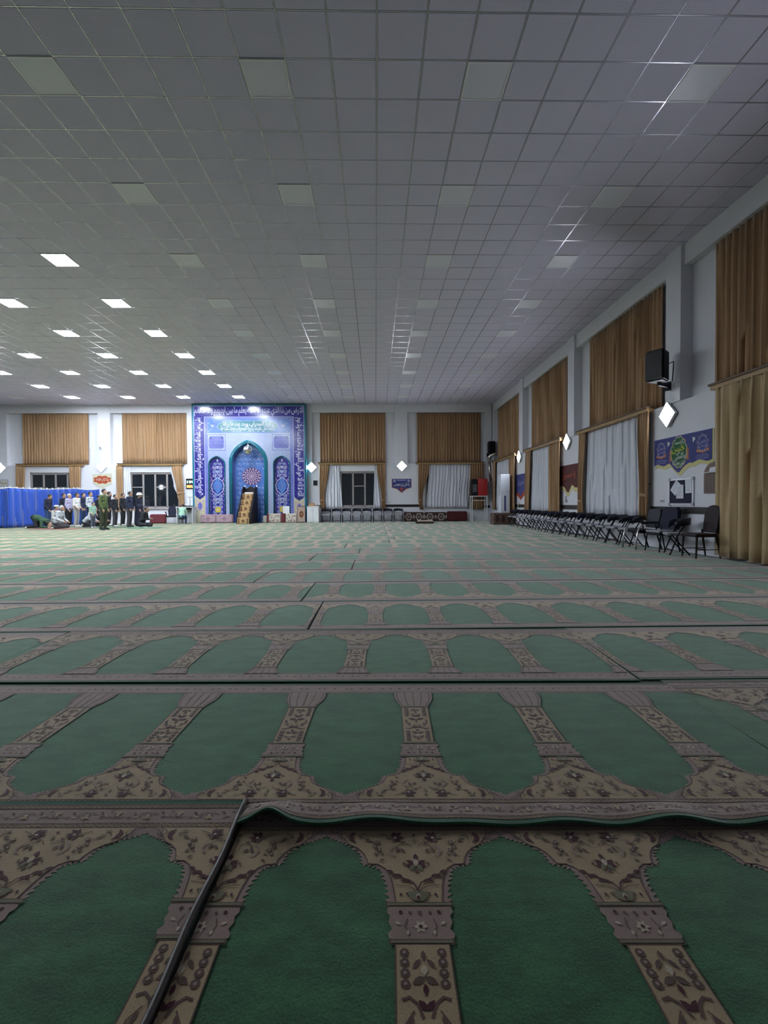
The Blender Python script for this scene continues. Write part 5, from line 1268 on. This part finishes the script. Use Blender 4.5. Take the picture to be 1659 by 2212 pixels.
# office chair with a tall navy back
y_ = hit(1432, 1150, 0, 6.55)[1]
t = thing('padded_chair', 'dark chair with tall navy padded back and grey seat below the notice board', 'chair', (6.5, y_, .013), -PI / 2 + .15)
mat('navy_cloth', (.012, .014, .035), .85, var=.2, vscale=(20, 20, 20))
one('seat', 'chair_seat', lambda m: m.bbox((-.22, -.22, .43), (.22, .2, .48), .02), t)
one('seat_pan', 'chair_frame', lambda m: m.bbox((-.21, -.21, .37), (.21, .2, .435), .015), t)
one('backrest', 'navy_cloth', lambda m: m.prism([(-.25, .50), (.25, .50), (.27, .62), (.22, .93), (.16, 1.0), (-.16, 1.0), (-.22, .93), (-.27, .62)], lambda u, v, w: (u, .16 + (v - .5) * .18 + w, v), .09), t)
for s in (-1, 1):
    one('leg', 'chair_frame', lambda m: m.tube([(s * .21, -.18, .40), (s * .22, -.22, 0)], .016, 8), t); one('leg', 'chair_frame', lambda m: m.tube([(s * .21, .18, .55), (s * .22, .30, 0)], .016, 8), t)
# wooden chair
mat('wine_pad', (.014, .005, .008), .6, spec=.3, var=.2, vscale=(20, 20, 20))
y_ = hit(1518, 1150, 0, 6.62)[1]
t = thing('wooden_chair', 'dark wooden chair with tall rounded padded back beside the floor-length curtain', 'chair', (6.56, y_, .013), -PI / 2)
one('seat', 'wine_pad', lambda m: m.bbox((-.23, -.24, .42), (.23, .20, .49), .02), t)
bk_ = [(-.19, .50), (.19, .50), (.205, .85)] + [(.205 * math.cos(PI * k / 10), .88 + .16 * math.sin(PI * k / 10)) for k in range(0, 11)] + [(-.205, .85)]
one('backrest', 'wine_pad', lambda m: m.prism(bk_, lambda u, v, w: (u, .19 + (v - .5) * .14 + w, v), .04), t)
one('back_frame', 'dark_wood', lambda m: m.tube([(u * 1.08, .215 + (v - .5) * .14, v) for u, v in bk_[1:-1]], .018, 8), t, smooth=True)
for s in (-1, 1):
    one('leg', 'dark_wood', lambda m: m.tube([(s * .20, -.20, .44), (s * .21, -.22, 0)], [.022, .015], 8), t); one('leg', 'dark_wood', lambda m: m.tube([(s * .20, .19, .56), (s * .20, .20, .44), (s * .21, .27, 0)], [.02, .022, .015], 8), t)
    one('stretcher', 'dark_wood', lambda m: m.tube([(s * .205, -.21, .17), (s * .205, .24, .17)], .009, 6), t)
one('stretcher', 'dark_wood', lambda m: m.tube([(-.205, .0, .17), (.205, .0, .17)], .009, 6), t)
# little white bits on the carpet by the chairs
for px, py, lb in ((1340, 1175, 'small white cup lying under the chair row below the widest sheer'), (1160, 1144, 'small white cup lying under the chair row near the dark red banner')):
    x_, y_ = FL(px, py); c_ = thing('paper_cup', lb, 'cup', (x_, y_, .013)); one('wall', 'paper', lambda m: m.lathe([(.026, 0), (.034, .09), (.031, .09), (.024, .008)], 12), c_, smooth=True); one('rim', 'white_paint', lambda m: m.tube([(.034 * math.cos(k * PI / 6), .034 * math.sin(k * PI / 6), .09) for k in range(13)], .003, 5, False), c_)

# ---------------------------------------------------------------- desk by the clock
mat('desk_white', (.58, .60, .63), .45)
Yd = 26.6; dx0 = BW(381, 1110, Yd)[0]; dx1 = BW(416, 1110, Yd)[0]; dzt = BW(400, 1095, Yd)[1]
dk = thing('desk', 'white open desk with a microphone beside the tiled niche', 'desk', (dx0, Yd, .014)); dw = dx1 - dx0; dh = dzt - .014
one('top', 'desk_white', lambda m: m.bbox((-.02, -.05, dh - .04), (dw + .02, .6, dh), .006), dk)
for x in (0, dw - .04): one('side_panel', 'desk_white', lambda m: m.bbox((x, 0, 0), (x + .04, .55, dh - .04), .004), dk)
one('back_panel', 'desk_white', lambda m: m.bbox((.04, .5, .2), (dw - .04, .53, dh - .04), .004), dk); one('shelf', 'cush_red', lambda m: m.bbox((.04, .1, dh - .16), (dw - .04, .5, dh - .12), .004), dk)
ms = thing('microphone_stand', 'thin black microphone stand on the white desk', 'microphone', (dx0 + dw * .72, Yd + .3, .014 + dh)); one('base', 'black', lambda m: m.lathe([(.09, 0), (.09, .015), (.02, .03)], 14), ms); one('pole', 'black', lambda m: m.tube([(0, 0, .02), (0, 0, .56)], .012, 8), ms); one('boom', 'black', lambda m: m.tube([(-.16, 0, .555), (.24, 0, .56)], .010, 8), ms); one('capsule', 'grey_paint', lambda m: m.ball((.26, 0, .56), (.04, .025, .025), 10, 6), ms)
lp = thing('stack_of_books', 'small pile of dark books with white papers on the desk', 'books', (dx0 + .08, Yd + .12, .014 + dh)); one('book', 'cush_red', lambda m: m.bbox((0, 0, 0), (.34, .26, .06), .006), lp); one('book', 'plaque_wood', lambda m: m.bbox((.03, .02, .06), (.34, .25, .10), .006), lp); one('papers', 'paper', lambda m: m.bbox((.30, 0, .10), (.56, .2, .13), .004) or m.bbox((.34, .0, 0), (.62, .26, .10), .004), lp)
ocx = BW(370, 1110, 26.9)[0]
oc = thing('office_chair', 'black and grey office chair with armrest beside the white desk', 'chair', (ocx, 26.9, .014), .2)
one('seat', 'black', lambda m: m.bbox((-.26, -.25, .36), (.24, .24, .45), .03), oc); one('backrest', 'navy_cloth', lambda m: m.prism([(-.19, .45), (.19, .45), (.23, .7), (.18, .98), (-.15, 1.0), (-.22, .7)], lambda u, v, w: (u, .20 + w, v), .06), oc)
for s in (-1, 1):
    one('armrest', 'black', lambda m: m.tube([(s * .27, .12, .42), (s * .29, .10, .62), (s * .29, -.08, .66), (s * .28, -.18, .60)], .022, 8), oc, smooth=True)
    one('leg', 'steel', lambda m: m.tube([(s * .2, -.2, .38), (s * .21, -.22, 0)], .014, 8), oc); one('leg', 'steel', lambda m: m.tube([(s * .2, .2, .38), (s * .21, .22, 0)], .014, 8), oc)

# ---------------------------------------------------------------- blue partition curtain on a rope
mat('blue_cloth', (.010, .055, .34), .75, var=.14, vscale=(3, 3, .4), sheen=.2); mat('rope', (.62, .62, .66), .7)
def blue(label, pxs, top, bot, seed, n):
    (pa, pb) = pxs
    xa_, ya_ = FL(pa, bot[0]); xb_, yb_ = FL(pb, bot[1])
    za_ = hit(pa, top[0], 1, ya_)[2]; zb_ = hit(pb, top[1], 1, yb_)[2]
    t = thing('partition_curtain', label, 'curtain', (xa_, ya_, 0)); L_ = math.hypot(xb_ - xa_, yb_ - ya_); dx, dy = (xb_ - xa_) / L_, (yb_ - ya_) / L_
    def M(a, d, z): s = a / L_; zz = .03 + (za_ + (zb_ - za_) * s - .06 * math.sin(PI * s) - .03) * z; return (a * dx - d * dy, a * dy + d * dx, zz)
    vs, fs = pleat_cloth(M, con(0), con(L_), 0, 1, n, .035, 10, seed)
    m = MB(); m.add(vs, fs); o = m.build('cloth', 'blue_cloth', t, smooth=True, fix=False); sd = o.modifiers.new('thickness', 'SOLIDIFY'); sd.thickness = .006
    one('rope', 'rope', lambda m: m.tube([M(L_ * i / 12, 0, 1.0) for i in range(13)], .022, 6), t, smooth=True)
    for i in range(1, 13): one('clip', 'rope', lambda m: m.bm(_cube((.05, .04, .10)), Matrix.Translation(Vector(M(L_ * (i - .5) / 12, 0, 1.01)))), t)
    one('post', 'grey_paint', lambda m: m.tube([(L_ * dx - .1, L_ * dy + .09, .010), (L_ * dx - .1, L_ * dy + .09, zb_ - .06)], .022, 8), t)
def _cube(s):
    bm = bmesh.new(); bmesh.ops.create_cube(bm, size=1)
    for v in bm.verts: v.co = Vector((v.co.x * s[0], v.co.y * s[1], v.co.z * s[2]))
    return bm
blue('blue partition curtain length with a white rope, nearest the far side wall', (-60, 17), (1053, 1054), (1143, 1141.5), 3, 5)
blue('long blue partition curtain clipped to a white rope behind the worshippers', (17, 166), (1053, 1055), (1141.6, 1133.6), 5, 11)
blue('shorter blue partition curtain length behind the standing men', (166, 216), (1055, 1056), (1133.6, 1132.8), 8, 6)
# ---------------------------------------------------------------- people
mat('skin', (.40, .24, .17), .6); mat('skin_dark', (.30, .17, .115), .6); mat('hair_black', (.010, .008, .008), .6); mat('hair_grey', (.38, .37, .37), .7)
for n_, c_ in dict(cl_navy=(.008, .010, .030), cl_black=(.010, .010, .016), cl_lavender=(.36, .33, .48), cl_white=(.58, .57, .56), cl_olive=(.075, .105, .035), cl_oliveD=(.030, .038, .020), cl_grey=(.28, .28, .29), cl_greyL=(.38, .40, .44), cl_jeans=(.025, .055, .14), cl_mint=(.26, .42, .33), cl_slate=(.075, .085, .12), cl_char=(.045, .04, .05), cl_green=(.015, .05, .022), cl_sock=(.5, .5, .5), cl_dkblue=(.012, .018, .050)).items(): mat(n_, c_, .85, var=.15, vscale=(9, 9, 9), bump=.25, bscale=22.)
mat('eye_dark', (.02, .015, .012), .3)

def capsule(m, a, b, ra, rb, seg=10):
    a, b = Vector(a), Vector(b); d = b - a
    if d.length < 1e-4: m.ball(a, ra, seg, 8); return
    m.tube([a, b], [ra, rb], seg); m.ball(a, ra, seg, 8); m.ball(b, rb, seg, 8)

def lerp3(a, b, t): return tuple(a[i] + (b[i] - a[i]) * t for i in range(3))
def person(label, loc, rz, J, top, legs, skin='skin', hair='hair_black', s=1.0, sleeve=1.0, cap=None, robe=None, shoes='cl_sock', beard=None, group=None, head_tilt=0.):
    """J: joints of the pose (facing local +x); one continuous skin/cloth surface, hair and headwear as children"""
    segs = []          # (a, b, ra, rb, material slot)
    SK, TP, LG, SH = 0, 1, 2, 3
    hip, chest, neck, head = [Vector(J[k]) for k in ('hip', 'chest', 'neck', 'head')]
    segs += [(hip, (hip + chest) / 2, .128, .130, TP), ((hip + chest) / 2, chest, .130, .122, TP)]
    yv = Vector((0, 1, 0))
    segs += [(hip - yv * .07, hip + yv * .07, .122, .122, LG), (chest - yv * .085, chest + yv * .085, .108, .108, TP), (hip + (chest - hip) * .5 - yv * .075, hip + (chest - hip) * .5 + yv * .075, .118, .118, TP), (hip + (chest - hip) * .15 - yv * .07, hip + (chest - hip) * .15 + yv * .07, .128, .128, TP)]
    segs += [(chest, neck, .11, .058, TP), (neck, neck.lerp(head, .55), .056, .052, SK)]
    for sd in 'LR':
        sh, el, wr = [Vector(J[k + sd]) for k in ('sh', 'el', 'wr')]; hp, kn, an, to = [Vector(J[k + sd]) for k in ('hp', 'kn', 'an', 'to')]
        segs += [(chest.lerp(neck, .5), sh, .09, .072, TP), (sh, el, .066, .052, TP)]
        m_ = el.lerp(wr, sleeve)
        if sleeve > .05: segs.append((el, m_, .050, .050 - .012 * sleeve, TP))
        if sleeve < .95: segs.append((m_, wr, .040, .030, SK))
        hd = (wr - el).normalized(); segs.append((wr, wr + hd * .075, .030, .034, SK))
        segs += [(hp, kn, .100, .072, LG), (kn, an, .070, .058, LG), (an, to, .050, .036, SH)]
    if robe:
        segs += [(hip + Vector((0, 0, .1)), Vector((hip.x, 0, .215)), .17, .205, TP), (hip + Vector((.0, .08, .1)), Vector((hip.x, .1, .20)), .16, .19, TP), (hip + Vector((0, -.08, .1)), Vector((hip.x, -.1, .20)), .16, .19, TP)]
    m = MB()
    for a, b, ra, rb, k in segs: capsule(m, a, b, ra, rb)
    # head: skull, jaw, nose, ears
    R = Matrix.Rotation(head_tilt, 3, 'Y')
    def hp_(x, y, z): return head + R @ Vector((x, y, z))
    bits = [((-.01, 0, .025), (.098, .076, .098)), ((.03, 0, -.045), (.066, .058, .068)), ((.098, 0, -.012), (.020, .014, .022)), ((.078, 0, .03), (.022, .05, .016)), ((.085, 0, -.062), (.018, .026, .010)), ((-.005, .076, -.005), (.022, .012, .032)), ((-.005, -.076, -.005), (.022, .012, .032))]
    for c, r in bits: m.ball(hp_(*c), r, 12, 8)
    me = bpy.data.meshes.new('person_base'); me.from_pydata(m.v, [], m.f); o = bpy.data.objects.new('person', me); COL.objects.link(o)
    rm = o.modifiers.new('r', 'REMESH'); rm.mode = 'VOXEL'; rm.voxel_size = .0145
    sm = o.modifiers.new('s', 'SMOOTH'); sm.factor = .5; sm.iterations = 4
    body = bpy.data.meshes.new_from_object(o.evaluated_get(bpy.context.evaluated_depsgraph_get())); bpy.data.objects.remove(o)
    for q in (skin, top, legs, shoes): body.materials.append(MAT[q])
    # cloth regions: nearest bone decides
    n = len(body.polygons); C = np.empty(n * 3); body.polygons.foreach_get('center', C); C = C.reshape(-1, 3)
    best = np.full(n, 9.); idx = np.zeros(n, int)
    for a, b, ra, rb, k in segs:
        a_, b_ = np.array(a), np.array(b); d = b_ - a_; L2 = max(d @ d, 1e-9); t = np.clip(((C - a_) @ d) / L2, 0, 1)
        ds = np.linalg.norm(C - (a_ + t[:, None] * d), axis=1) - (ra + (rb - ra) * t); w_ = ds < best; best[w_] = ds[w_]; idx[w_] = k
    ds = np.linalg.norm(C - np.array(head), axis=1) - .105; w_ = ds < best + .02; idx[w_] = 0
    body.polygons.foreach_set('material_index', idx.astype(np.int32)); body.polygons.foreach_set('use_smooth', [True] * n)
    # fingers join the palms in the same mesh
    f = MB(); f.mi = 0
    for sd in 'LR':
        el, wr = Vector(J['el' + sd]), Vector(J['wr' + sd]); hd = (wr - el).normalized(); side = hd.cross(Vector((0, 1, 0)))
        if side.length < .1: side = hd.cross(Vector((0, 0, 1)))
        side.normalize(); nrm = hd.cross(side).normalized(); p = wr + hd * .085; inn = nrm * (-1 if sd == 'L' else 1)
        for k, ln in enumerate((.068, .076, .071, .056)):
            b0 = p + side * (.022 * (1.5 - k) * .72); f.tube([b0 - hd * .015, b0 + hd * ln * .5 + inn * .006, b0 + hd * ln * .92 + inn * .022], [.0095, .0085, .0065], 6)
        t0 = wr + hd * .03 + side * .026; f.tube([t0 - side * .01, t0 + hd * .03 + side * .022, t0 + hd * .062 + side * .020 + inn * .01], [.011, .0095, .007], 6)
    bm = bmesh.new(); bm.from_mesh(body); base = len(bm.verts); nv = [bm.verts.new(v) for v in f.v]
    for q in f.f:
        fc_ = bm.faces.new([nv[i] for i in q]); fc_.material_index = 0; fc_.smooth = True
    bm.to_mesh(body); bm.free()
    P = link('person', body, None, loc, rz); P.scale = (s, s, s); tag(P, label, 'person', group)
    # hair: cap over the back and top of the skull
    hm = MB(); N = 16; rows = 7; vs = []; fs = []
    for i in range(rows + 1):
        el_ = PI / 2 - (PI * .62) * i / rows
        for k in range(N):
            a = 2 * PI * k / N; front = math.cos(a)
            e = el_ if front < .1 else max(el_, PI / 2 - (PI * .62) * i / rows * (1 - .62 * front))
            vs.append(hp_(-.014 + .107 * math.cos(e) * math.cos(a), .086 * math.cos(e) * math.sin(a), .030 + .107 * math.sin(e)))
    for i in range(rows):
        for k in range(N): k2 = (k + 1) % N; fs.append((i * N + k, i * N + k2, (i + 1) * N + k2, (i + 1) * N + k))
    hm.add(vs, fs); hm.build('hair', hair, P, smooth=True)
    if beard: one('beard', beard, lambda q: q.ball(hp_(.045, 0, -.085), (.055, .056, .055), 12, 8), P, smooth=True)
    for sd in (-1, 1): one('eye', 'eye_dark', lambda q: q.ball(hp_(.084, sd * .032, .012), (.008, .012, .007), 8, 6), P, smooth=True)
    if cap == 'turban':
        def tb(q):
            for k in range(4): q.tube([hp_(-.008 + (.122 - .012 * k) * math.cos(a), (.104 - .010 * k) * math.sin(a), .055 + .026 * k + .012 * math.sin(a + k)) for a in [2 * PI * j / 18 for j in range(19)]], .030 - .003 * k, 8, False)
            q.ball(hp_(-.008, 0, .10), (.10, .085, .07), 12, 8)
        one('turban', 'cl_white', tb, P, smooth=True)
    if cap == 'cap': one('skull_cap', 'cl_white', lambda q: q.lathe([(.106, .0), (.108, .03), (.098, .065), (.06, .085), (.0, .09)], 16, tuple(hp_(-.014, 0, .055)), 1, .82), P, smooth=True)
    return P

def stand(lean=0., arm=0., fwd=0., bow=0.):
    """upright figure; arm bends the forearms forward, bow tips the head"""
    J = dict(hip=(0, 0, .94), chest=(.0 + lean, 0, 1.27), neck=(.005 + lean * 1.3, 0, 1.46), head=(.035 + lean * 1.5 + bow * .05, 0, 1.585 - bow * .02))
    for sd, y in (('L', 1), ('R', -1)):
        J['sh' + sd] = (lean * 1.2, y * .185, 1.40); J['el' + sd] = (-.03 + lean + arm * .03, y * .23, 1.11); J['wr' + sd] = (.03 + lean + arm * .20, y * .20 * (1 - .25 * arm), .87 + arm * .10)
        J['hp' + sd] = (0, y * .085, .90); J['kn' + sd] = (.01 + (fwd * y), y * .095, .48); J['an' + sd] = (-.03 + fwd * y * 1.6, y * .10, .075); J['to' + sd] = (.12 + fwd * y * 1.6, y * .115, .045)
    return J
def kneel(lean=.05, hands=.3):
    J = dict(hip=(0, 0, .27), chest=(.08 + lean, 0, .60), neck=(.11 + lean * 1.4, 0, .79), head=(.155 + lean * 1.7, 0, .91))
    for sd, y in (('L', 1), ('R', -1)):
        J['sh' + sd] = (.09 + lean * 1.2, y * .185, .73); J['el' + sd] = (.12 + lean, y * .24, .44); J['wr' + sd] = (.33 + lean, y * .14, .33)
        J['hp' + sd] = (.02, y * .09, .25); J['kn' + sd] = (.42, y * .12, .11); J['an' + sd] = (-.02, y * .11, .075); J['to' + sd] = (-.16, y * .10, .05)
    return J
def bowdown():
    J = dict(hip=(-.10, 0, .46), chest=(.20, 0, .34), neck=(.36, 0, .24), head=(.46, 0, .16))
    for sd, y in (('L', 1), ('R', -1)):
        J['sh' + sd] = (.28, y * .185, .32); J['el' + sd] = (.34, y * .30, .085); J['wr' + sd] = (.54, y * .22, .055)
        J['hp' + sd] = (-.08, y * .09, .42); J['kn' + sd] = (.05, y * .13, .10); J['an' + sd] = (-.30, y * .12, .07); J['to' + sd] = (-.42, y * .11, .045)
    return J
def crosslegged(lean=.08):
    J = dict(hip=(0, 0, .15), chest=(.06 + lean, 0, .50), neck=(.10 + lean * 1.4, 0, .69), head=(.16 + lean * 1.8, 0, .80))
    for sd, y in (('L', 1), ('R', -1)):
        J['sh' + sd] = (.08 + lean * 1.2, y * .185, .63); J['el' + sd] = (.12 + lean, y * .25, .36); J['wr' + sd] = (.34 + lean, y * .09, .38)
        J['hp' + sd] = (.03, y * .10, .14); J['kn' + sd] = (.32, y * .28, .13); J['an' + sd] = (.34, -y * .04, .085); J['to' + sd] = (.40, -y * .15, .06)
    return J
def seated(lean=.05):
    J = dict(hip=(0, 0, .52), chest=(.03 + lean, 0, .86), neck=(.06 + lean * 1.4, 0, 1.05), head=(.10 + lean * 2, 0, 1.16))
    for sd, y in (('L', 1), ('R', -1)):
        J['sh' + sd] = (.05 + lean, y * .185, .99); J['el' + sd] = (.12 + lean, y * .24, .72); J['wr' + sd] = (.34 + lean, y * .15, .70)
        J['hp' + sd] = (.02, y * .09, .50); J['kn' + sd] = (.42, y * .11, .48); J['an' + sd] = (.40, y * .11, .08); J['to' + sd] = (.54, y * .12, .045)
    return J
def at(px, py): x, y = FL(px, py); return (x, y, .013)
def stature(px, foot, top):
    """metres from foot to crown seen at this spot"""
    x, y = FL(px, foot); return (hit(px, top, 1, y)[2]) / 1.69
G = 'worshippers standing in prayer'
def man(label, px, foot, top, J, *a, **k): return person(label, at(px, foot), k.pop('rz', 0.), J, *a, s=min(1.12, max(.8, stature(px, foot, top))), **k)
man('large man in an olive green jacket standing with his arms down', 224, 1146, 1058, stand(.02, .15, .02), 'cl_olive', 'cl_oliveD', shoes='cl_black')
man('young man in a navy top and blue jeans looking down at the partition', 104, 1141, 1068.5, stand(.03, .5, bow=1), 'cl_navy', 'cl_jeans', head_tilt=.4)
man('white-haired man in a lavender shirt and black trousers', 150, 1138.5, 1068, stand(.0, .3), 'cl_lavender', 'cl_black', hair='hair_grey')
man('man in dark clothes standing behind the lavender shirt', 138, 1137.4, 1067.5, stand(.0, .4), 'cl_navy', 'cl_black')
man('man in a white shirt with light grey trousers', 166, 1139.4, 1066.5, stand(.01, .6), 'cl_white', 'cl_grey', sleeve=.1, skin='skin_dark')
man('man in a navy jacket and jeans between the two white shirts', 180, 1136.3, 1066, stand(.0, .5), 'cl_dkblue', 'cl_jeans')
man('man in a white shirt and dark trousers behind the boy', 195, 1137.8, 1064, stand(.0, .4), 'cl_greyL', 'cl_black')
person('small boy in a mint green T-shirt and slate trousers', at(201, 1141.6), -.25, stand(.0, .5, bow=.5), 'cl_mint', 'cl_slate', s=.72, sleeve=.0)
man('man in black half hidden behind the olive jacket', 213, 1136, 1071, stand(.01, .4), 'cl_black', 'cl_black')
man('bearded man in black just in front of the olive jacket', 236, 1136.3, 1063.5, stand(.0, .3), 'cl_black', 'cl_black', beard='hair_black', rz=.3)
man('man in a black jacket and charcoal trousers with grey socks', 249, 1139, 1069.5, stand(.0, .4), 'cl_black', 'cl_char')
man('man in a black shirt behind the navy shirt', 266, 1136.8, 1067, stand(.0, .4), 'cl_black', 'cl_black')
man('man in a navy shirt with a dark belt next to the prayer leader', 280, 1139.5, 1063, stand(.02, .3), 'cl_dkblue', 'cl_char', shoes='cl_black', skin='skin_dark')
man('prayer leader in a dark robe and white turban', 301, 1138, 1067, stand(.0, .3), 'cl_navy', 'cl_black', cap='turban', robe=True, beard='hair_black', shoes='cl_black')
person('man in a grey shirt kneeling on a small rug', at(123, 1143.2), 0, kneel(.05), 'cl_greyL', 'cl_char', skin='skin_dark', hair='hair_grey', s=1.05)
person('child with dark hair sitting behind the kneeling man in grey', at(109, 1137.7), 0, crosslegged(.0), 'cl_lavender', 'cl_slate', s=.92)
person('man with a white cap sitting between the standing worshippers', at(116, 1139.2), 0, kneel(.0), 'cl_white', 'cl_grey', cap='cap', s=1.05)
person('man in a dark green top bowed down by the partition', at(82, 1142.2), 0, bowdown(), 'cl_green', 'cl_black', s=1.15)
person('man in a pale grey shirt bent forward beside the boy', at(184, 1140), 0, kneel(.22), 'cl_greyL', 'cl_black', s=.96)
person('man in black kneeling low behind the olive jacket', at(211, 1138.2), 0, kneel(.1), 'cl_black', 'cl_black', s=1.0)
person('man in black sitting on the carpet before the red cushion', at(305, 1140), 0, crosslegged(.06), 'cl_black', 'cl_black', shoes='cl_black', s=1.08, skin='skin_dark')
dxp = BW(395, 1110, Yd - .42)[0]
person('man in a pale mint shirt seated at the desk with his back turned', (dxp, Yd - .60, .013), PI / 2, seated(.10), 'cl_mint', 'cl_jeans', s=.86, hair='hair_black', sleeve=.1)
stl = thing('stool', 'low dark stool under the man in the mint shirt', 'stool', (dxp, Yd - .60, .013)); one('seat', 'black', lambda m: m.lathe([(.16, .27), (.18, .29), (.18, .32), (.15, .335)], 16), stl)
for k in range(4): one('leg', 'steel', lambda m: m.tube([(.12 * math.cos(PI / 4 + k * PI / 2), .12 * math.sin(PI / 4 + k * PI / 2), .28), (.17 * math.cos(PI / 4 + k * PI / 2), .17 * math.sin(PI / 4 + k * PI / 2), 0)], .012, 6), stl)
# prayer rugs under the worshippers
mat('rug_pink', (.24, .10, .085), .95, var=.3, vscale=(14, 14, 14)); mat('rug_green', (.03, .13, .09), .95, var=.3, vscale=(14, 14, 14)); mat('rug_border', (.05, .02, .02), .95)
def rug(label, px, py, L_, W_, mt, bm_):
    x, y = FL(px, py); t = thing('prayer_rug', label, 'rug', (x, y, .0135), rnd.uniform(-.05, .05)); one('pile', mt, lambda m: m.bbox((-L_ / 2, -W_ / 2, 0), (L_ / 2, W_ / 2, .012), .004), t)
    A = Art(lambda u, v, w: (u, v, .0125 + w), .0006); A.line([(-L_ / 2 + .06, -W_ / 2 + .06), (L_ / 2 - .06, -W_ / 2 + .06), (L_ / 2 - .06, W_ / 2 - .06), (-L_ / 2 + .06, W_ / 2 - .06)], .05, 0, close=True); A.flower(0, 0, W_ * .25, 8, 0); A.build('woven_border', bm_, t, fix=False)
rug('reddish prayer rug under the kneeling man in grey', 125, 1143.5, 2.0, .9, 'rug_pink', 'rug_border')
rug('long green prayer rug under the standing men', 229, 1140.6, 1.9, .7, 'rug_green', 'rug_border')
rug('green prayer rug under the man sitting in black', 318, 1141, 1.5, .8, 'rug_green', 'cl_mint')
